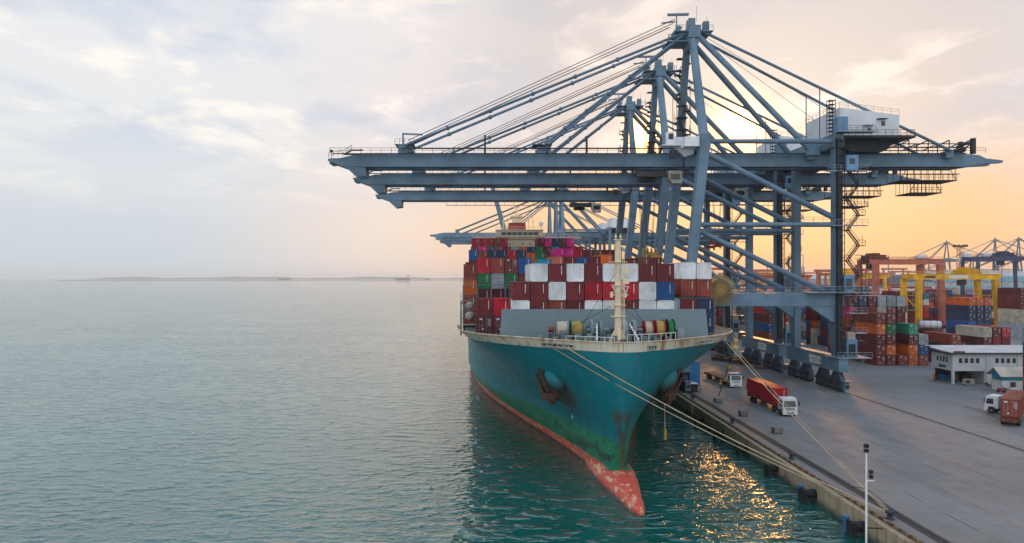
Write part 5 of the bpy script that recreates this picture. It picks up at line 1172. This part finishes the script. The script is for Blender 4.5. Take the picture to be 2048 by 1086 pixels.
for i, Y in enumerate((58.5, 69.2, 79.7, 90.4, 101, 111.6, 122.2)):
    q = Q(38.3, Y); f = root("fender", (q[0]-1.0, q[1], -1.2), ["black rubber fender nearest the camera, on the wall", "black fender with a blue post, beside the white signal mast", "black fender with blue capped black post, next after the signal mast", "black fender on the wall, two along from the signal mast", "black fender on the wall, three along from the signal mast", "black fender on the wall close under the bow ropes", "black fender on the shadowed wall by the bow"][i], "fender", FG)
    m = MB(); m.lathe([(.3, -.6), (.55, -.55), (.45, 0), (.55, .55), (.3, .6)], (.3, 0, 0), 0, 0, 16); m.build("rubber_cone", M_black, f)
    m = MB(); m.bb((-.50, -.7, -1.3), (-.26, .7, .55)); m.bb((-.54, -.5, -1.2), (-.50, .5, .4)); m.build("board", M_black, f)
    if i in (1, 2): m = MB(); m.tube((-.2, 1.2, -1.6), (-.2, 1.2, .3), .28, 0, 12); m.tube((-.2, 1.2, .3), (-.2, 1.2, .65), .31, 1, 12); m.build("post", [M_black if i == 2 else M_blue, M_blue], f)
# signal mast rising from the foot of the wall
sm_ = root("signal_mast", (35.95, 66.0, WZ), "slim white signal mast with black balls and guy wires at the quay", "mast")
m = MB(); m.tube((0, 0, -1.5), (0, 0, 6.4), .10, 0, 10, .09); m.tube((0, 0, 6.4), (0, 0, 9.4), .075, 0, 10, .065); m.bb((-.08, -.05, 6.4), (.75, .05, 6.48)); m.build("pole", M_mark, sm_)
m = MB()
for z in (9.3, 9.75): m.lathe([(.14, z-.2), (.24, z-.14), (.24, z+.1), (.14, z+.16)], (0, 0, 0), 2, 0, 10)
m.build("signal_lamp", [M_black], sm_); m = MB()
for z in (6.85, 7.3): m.lathe([(.12, z-.2), (.2, z-.14), (.2, z+.1), (.12, z+.16)], (.45, 0, 0), 2, 0, 10)
m.build("signal_lamp", [M_black], sm_)
m = MB(); m.tube((0, 0, 5.7), (Q(41.5, 78.5)[0]-35.95, 12.5, 2.2), .03, 0, 5); m.tube((0, 0, 5.7), (4.85, 2.0, 2.22), .03, 0, 5); m.tube((0, 0, 2.0), (2.2, 0, 1.9), .08, 0, 6); m.build("guy_wire", M_dark, sm_)
# mooring lines
def rope(a, b, sag, label, cat="mooring rope", r=.058, mat=None, n=26, name="mooring_rope"):
    a, b = Vector(a), Vector(b); pts = []
    for i in range(n+1): t = i/n; p = a.lerp(b, t); p.z -= sag*4*t*(1-t); pts.append(p)
    m = MB(); m.path(pts, r, 0, 6); o = m.build(name, mat or M_rope); tag(o, label, cat, "mooring ropes" if name == "mooring_rope" else None); return o
bq = Q(40.0, 67.8); bl = (bq[0], bq[1], .45)
rope(S(-(half(5.3, 14.7)+.15), 5.2+stem(14.7), 14.75), bl, .9, "lower mooring rope crossing before the bow from the seaward bulwark to the bollard")
rope(S(-(half(3.6, 14.7)+.15), 3.5+stem(14.7), 14.75), (bl[0]+.1, bl[1], .55), .8, "upper of two ropes crossing before the bow to the bollard")
rope(S(half(14.2, 14.7)+.15, 14.2+stem(14.7), 14.75), (bl[0], bl[1]+.1, .5), .5, "seaward one of two ropes from the landward bulwark to the bollard")
rope(S(half(16, 14.7)+.15, 16+stem(14.7), 14.75), (bl[0]+.12, bl[1]+.1, .6), .4, "landward one of two ropes from the landward bulwark to the bollard")
place("rat_guard", M_gold, S(half(15, 14.7)+1.15, 13.8+stem(14.7), 13.75), "yellow rat guard clipped on the landward mooring ropes", "rat guard", lambda m: (m.lathe([(.55, -.08), (.6, 0), (.3, .35), (.1, .4)], (0, 0, -.25), 2, 0, 14), m.sphere((.15, .1, .7), (.35, .3, .4)), m.tube((0, 0, -.3), (.1, 0, .9), .1, 0, 6)))
ch = MB(); p0 = Vector(S(half(16, 14.6)+1.2, 15, 13.3)); p1 = Vector((44.6, 134, .3))
ch.tube(p0, p1, .07, 0, 6)
for t in (.30, .52, .56): p = p0.lerp(p1, t); ch.sphere(p, .3, 1)
ho_ = ch.build("hanging_line", [M_dark, M_gold]); tag(ho_, "dark line with yellow floats slanting from the bulwark to the quay", "line")
a_ = S(half(11, 9)-.1, 11.0, 9.0); v_ = MB(); v_.tube((a_[0], a_[1], a_[2]), (a_[0]+.1, a_[1], 1.2), .06); v_.tube((a_[0]+.1, a_[1], 1.3), (a_[0]+.1, a_[1], 2.6), .22, 1, 8); vo = v_.build("hanging_line", [M_rope, M_gold]); tag(vo, "thin tan line with a yellow tag hanging down the bow", "line")
place("mooring_gear", [M_black, M_blue, M_mark], (42.4, 143.5, .01), "black hauling gear and cabinet at the quay edge under the flare", "machinery", lambda m: (m.bb((-.9, -1, 0), (.9, 1, 1.7)), m.bb((-.95, -1.05, 1.7), (.95, 1.05, 1.8), 2), m.tube((-1.6, .6, 0), (-1.6, .6, 4.4), .35), m.tube((-1.6, -.7, 0), (-1.6, -.7, 2.6), .45), m.sphere((-1.6, .6, 4.6), .4, 2), m.bb((.4, 3, 0), (2.6, 6, 5.6), 1)))
# ------------------------------------------------------------------ people
def person(x, y, rz, label, vest, trousers, hair, arm=0.0):
    o = root("person", (x, y, 0), label, "person", "dock workers", rz)
    J = {'pel': (0, 0, .95, .15), 'wai': (0, 0, 1.12, .135), 'che': (0, 0, 1.36, .165), 'nek': (0, .0, 1.50, .058), 'chi': (0, -.015, 1.56, .07), 'hea': (0, -.01, 1.65, .095), 'top': (0, 0, 1.73, .06)}
    E = [('pel', 'wai'), ('wai', 'che'), ('che', 'nek'), ('nek', 'chi'), ('chi', 'hea'), ('hea', 'top')]
    for s, n_ in ((-1, 'l'), (1, 'r')):
        sw = arm*s
        J.update({'sh'+n_: (s*.19, 0, 1.40, .07), 'el'+n_: (s*.25, .03-sw*.1, 1.13, .048), 'wr'+n_: (s*.26, -.06-sw*.2, .90+abs(sw)*.1, .034), 'pa'+n_: (s*.26, -.08-sw*.22, .82+abs(sw)*.12, .036),
                  'hp'+n_: (s*.10, 0, .88, .10), 'kn'+n_: (s*.11, -.03-sw*.12, .49, .068), 'an'+n_: (s*.115, .02-sw*.16, .09, .048), 'to'+n_: (s*.125, -.15-sw*.16, .045, .042)})
        E += [('che', 'sh'+n_), ('sh'+n_, 'el'+n_), ('el'+n_, 'wr'+n_), ('wr'+n_, 'pa'+n_), ('pel', 'hp'+n_), ('hp'+n_, 'kn'+n_), ('kn'+n_, 'an'+n_), ('an'+n_, 'to'+n_)]
        px, py, pz, _ = J['pa'+n_]
        for f in range(4):
            a = (px, py-.03+f*.02, pz-.03); b = (px-s*.008, py-.035+f*.021-.01, pz-.07-(.012 if f in (1, 2) else 0)); J[f'f{f}{n_}'] = (*a, .010); J[f'g{f}{n_}'] = (*b, .008); E += [('pa'+n_, f'f{f}{n_}'), (f'f{f}{n_}', f'g{f}{n_}')]
        J['th'+n_] = (px-s*.03, py-.05, pz-.02, .011); E.append(('pa'+n_, 'th'+n_))
    ks = list(J); me = bpy.data.meshes.new("person_body"); me.from_pydata([J[k][:3] for k in ks], [(ks.index(a), ks.index(b)) for a, b in E], [])
    ob = bpy.data.objects.new("body", me); COL.objects.link(ob); ob.parent = o
    sk = ob.modifiers.new("skin", 'SKIN'); 
    for i, k in enumerate(ks): me.skin_vertices[0].data[i].radius = (J[k][3],)*2; me.skin_vertices[0].data[i].use_root = k == 'pel'
    ob.modifiers.new("sub", 'SUBSURF').levels = 1; ob.modifiers["sub"].render_levels = 1
    mt, g, b = m_new("person_skin_"+vest[0]); z = g.n('ShaderNodeSeparateXYZ', {0: g.n('ShaderNodeTexCoord').outputs['Object']}).outputs[2]; xx = g.n('ShaderNodeSeparateXYZ', {0: g.n('ShaderNodeTexCoord').outputs['Object']}).outputs[0]
    c = g.mix(g.math('GREATER_THAN', z, .97), (*trousers, 1), (*vest[1], 1)); c = g.mix(g.math('GREATER_THAN', z, 1.49), c, (.35, .19, .12, 1)); c = g.mix(g.math('LESS_THAN', z, .1), c, (.02, .02, .02, 1))
    hand = g.math('MULTIPLY', g.math('GREATER_THAN', g.math('ABSOLUTE', xx), .20), g.math('MULTIPLY', g.math('LESS_THAN', z, .9), g.math('GREATER_THAN', z, .6))); c = g.mix(hand, c, (.35, .19, .12, 1))
    mt.node_tree.links.new(c, b.inputs['Base Color']); me.materials.append(mt)
    m = MB(); m.lathe([(.135, 1.69), (.115, 1.70), (.115, 1.74), (.08, 1.80), (.02, 1.82)], (0, -.01, 0), 2, 0, 14); m.build("helmet", hair, o)
    m = MB(); m.sphere((-.035, -.10, 1.655), .013); m.sphere((.035, -.10, 1.655), .013); m.sphere((0, -.11, 1.63), (.014, .022, .02)); m.bb((-.03, -.098, 1.588), (.03, -.088, 1.596)); m.build("face", M_dark, o)
    return o
person(49.3, 146.6, 2.6, "person in a yellow vest and dark trousers beside the flatbed truck", ("yellow", (.50, .36, .03)), (.02, .025, .04), M_yellow, .4)
person(54.6, 146.0, -2.2, "person in a rust orange top and blue trousers behind the red container truck", ("orange", (.35, .09, .03)), (.015, .06, .16), M_red, .6)
# ------------------------------------------------------------------ masts, lamps, trees, far things
def lamp(m, h=30):
    m.tube((0, 0, 0), (0, 0, h), .22, 0, 8, .12); m.beam((0, 0, h), (-1.6, 0, h+.1), .16, .2); m.bb((-2.0, -.25, h-.05), (-1.0, .25, h+.12))
LG = "lamp posts in the yard"
for i, (x, Y, h_) in enumerate(((121.5, 226, 30.6), (150, 330, 34), (98, 420, 32), (118, 520, 38), (250, 470, 36), (310, 420, 33))):
    place("lamp_post", M_dark, (x, Y, 0), ["grey lamp post in front of the salmon gantry's seaward legs", "thin far lamp post behind the nearest crane's land leg", "distant lamp post seen between the crane legs", "most distant thin lamp post on the skyline between the crane legs", "hazy lamp post behind the yellow gantry", "hazy lamp post beside the navy gantry"][i], "lamp post", lambda m: lamp(m, h_), 0, LG)
tw = root("lattice_tower", (292, 430, 0), "tall red and white lattice light tower behind the yellow gantry", "tower")
m = MB()
for i in range(14):
    z0, z1 = i*3.0, i*3.0+3; w0, w1 = 1.9-.05*i, 1.9-.05*(i+1)
    for a, b_ in ((-1, -1), (1, -1), (1, 1), (-1, 1)): m.tube((a*w0, b_*w0, z0), (a*w1, b_*w1, z1), .17, i % 2, 5)
    for a in (-1, 1): m.tube((a*w0, -w0, z0), (-a*w1, -w1, z1), .1, i % 2, 4); m.tube((a*w0, w0, z0), (-a*w1, w1, z1), .1, i % 2, 4); m.tube((-w0, a*w0, z0), (-w1, -a*w1, z1), .1, i % 2, 4)
m.build("lattice", [M_salm, M_mark], tw)
m = MB(); m.lathe([(1, 42), (3.9, 42.2), (3.9, 42.6), (1, 42.7)], (0, 0, 0), 2, 0, 12)
for i in range(8): m.bb((3.4*math.cos(i*.785)-.4, 3.4*math.sin(i*.785)-.4, 42.6), (3.4*math.cos(i*.785)+.4, 3.4*math.sin(i*.785)+.4, 43.5))
m.build("lamp_ring", M_rust, tw)
def leafmat():
    m, g, b = m_new("foliage"); oi = g.n('ShaderNodeTexCoord').outputs['Object']; n = g.noise(oi, .8, 3, .6)
    m.node_tree.links.new(g.mix(n, (.02, .045, .018, 1), (.06, .10, .035, 1)), b.inputs['Base Color']); b.inputs['Roughness'].default_value = .7; return m
M_leaf = leafmat()
for i, (x, Y, s_) in enumerate(((300, 405, 1.0), (309, 402, 1.2), (285, 440, .9), (318, 408, 1.1))):
    t_ = root("tree", (x, Y, 0), ["round dark tree below the navy gantry, seaward of the others", "tallest dark tree below the navy gantry", "small tree behind the other trees near the navy gantry", "dark tree farthest inland below the navy gantry"][i], "tree", "trees by the navy gantry")
    m = MB(); m.tube((0, 0, 0), (0, 0, 7*s_), .4, 0, 8, .2); [m.tube((0, 0, 4*s_), (2*math.cos(k*1.3), 2*math.sin(k*1.3), 8*s_), .16, 0, 5, .06) for k in range(5)]; m.build("trunk", M_wood, t_)
    m = MB(); cl = [(R.uniform(-3, 3)*s_, R.uniform(-3, 3)*s_, R.uniform(6, 12)*s_, R.uniform(1.2, 2.2)*s_) for _ in range(12)]
    for _ in range(900):
        c = R.choice(cl); d = Vector((R.gauss(0, 1), R.gauss(0, 1), R.gauss(0, 1))).normalized()*c[3]*R.uniform(.6, 1.05); p = Vector(c[:3])+d; u = Vector((R.gauss(0, 1), R.gauss(0, 1), R.gauss(0, 1))).normalized()*.38; w_ = u.cross(Vector((R.gauss(0, 1), R.gauss(0, 1), R.gauss(0, 1)))).normalized()*.3
        m.add([p-u, p+w_, p+u, p-w_], [(0, 1, 2, 3)])
    m.build("crown", M_leaf, t_)
def shed(m, L, W, H): m.bb((-L/2, -W/2, 0), (L/2, W/2, H)); m.prism([(-W/2-.5, H), (W/2+.5, H), (0, H+W*.13)], 0, -L/2-.5, L/2+.5, 1); [m.bb((-L/2+3+i*7, -W/2-.1, 0), (-L/2+7+i*7, -W/2-.004, H*.6), 2) for i in range(int(L/7))]
M_tealr = paint("teal_roof", (.05, .26, .30), rust=.05); M_shw = paint("shed_wall", (.50, .52, .52), rust=.05)
for i, (x, Y, L, W, H, mt) in enumerate(((390, 520, 110, 30, 13, M_tealr), (430, 600, 120, 34, 20, M_tealr), (330, 700, 90, 30, 22, M_shw), (230, 900, 160, 40, 16, M_tealr), (520, 720, 200, 40, 24, M_shw), (130, 980, 120, 40, 14, M_shw), (640, 900, 240, 50, 26, M_shw))):
    place("warehouse", [M_shw, mt, M_dark], (x, Y, 0), ["long warehouse with teal roof below the navy gantry", "taller teal roofed warehouse behind the navy gantry's leg", "pale grey warehouse behind the lattice tower", "hazy teal roofed warehouse on the skyline behind the salmon gantry", "long pale warehouse far inland on the skyline", "low pale warehouse on the skyline between the crane legs", "hazy pale warehouse most distant on the inland skyline"][i], "warehouse", lambda m: shed(m, L, W, H), .1*i, "warehouses beyond the yard")
fc = MB(); fr = []
for i in range(420):
    Y = R.uniform(600, 1700); x = R.uniform(90, 1.0)*0+R.uniform(.10, .95)*Y; h_ = R.choice([4, 6, 8, 10, 14, 18, 24])*R.uniform(.7, 1.2); w_ = R.uniform(6, 40)
    if x < 95: continue
    fc.bb((x, Y, 0), (x+w_, Y+R.uniform(8, 30), h_), R.randrange(6))
    if R.random() < .12: fc.tube((x, Y, 0), (x, Y, R.uniform(25, 48)), .5, 3, 5)
    if R.random() < .10:
        hh = R.uniform(24, 34); [fc.bb((x+q, Y, 0), (x+q+1.6, Y+2, hh), 4) for q in (0, 26)]; fc.bb((x-2, Y, hh), (x+32, Y+2, hh+2.4), 4)
fo = fc.build("far_port_skyline", [cmat('dkred'), cmat('cream'), cmat('navy'), M_crane, M_salm, cmat('brownred')]); tag(fo, "hazy jumble of far stacks, sheds and gantries along the skyline", "skyline", kind='stuff')
def farship(m, L, s):
    m.prism([(-L/2, WZ), (L/2, WZ), (L/2+3, 8*s), (-L/2, 6*s)], 1, -L*.07, L*.07); m.bb((L*.3, -L*.06, 6*s), (L*.45, L*.06, 26*s), 1); m.bb((-L*.4, -L*.06, 6*s), (L*.28, L*.06, 11*s), 2)
for i, (u, Y, L, s_) in enumerate(((568, 7800, 130, 1.1), (805, 7000, 150, 1.9), (853, 8600, 90, .8))):
    place("cargo_ship", [M_dark, M_shw, cmat('brownred')], ((u-970)*Y/1400, Y, 0), ["faint cargo ship on the horizon, farthest out to sea", "faint ship with a tall block on the horizon beyond the breakwater", "tiny faint ship on the horizon nearest the container ship"][i], "ship", lambda m: farship(m, L, s_), 0, "ships on the horizon")
# ------------------------------------------------------------------ air
hz_ = MB(); hz_.bb((-9300, -160, -9), (9300, 12300, 92)); ho2 = hz_.build("haze", None) if False else None
hm_ = bpy.data.materials.new("haze"); hm_.use_nodes = True; nt = hm_.node_tree; nt.nodes.clear(); g = G(nt)
pv = g.n('ShaderNodeVolumePrincipled'); pv.inputs['Color'].default_value = (1, 1, 1, 1); pv.inputs['Density'].default_value = .00009; pv.inputs['Anisotropy'].default_value = .35
on = g.n('ShaderNodeOutputMaterial'); nt.links.new(pv.outputs[0], on.inputs['Volume'])
HAZE = True
if HAZE:
    ho2 = hz_.build("haze", hm_); ho2['kind'] = 'stuff'; ho2.visible_shadow = True
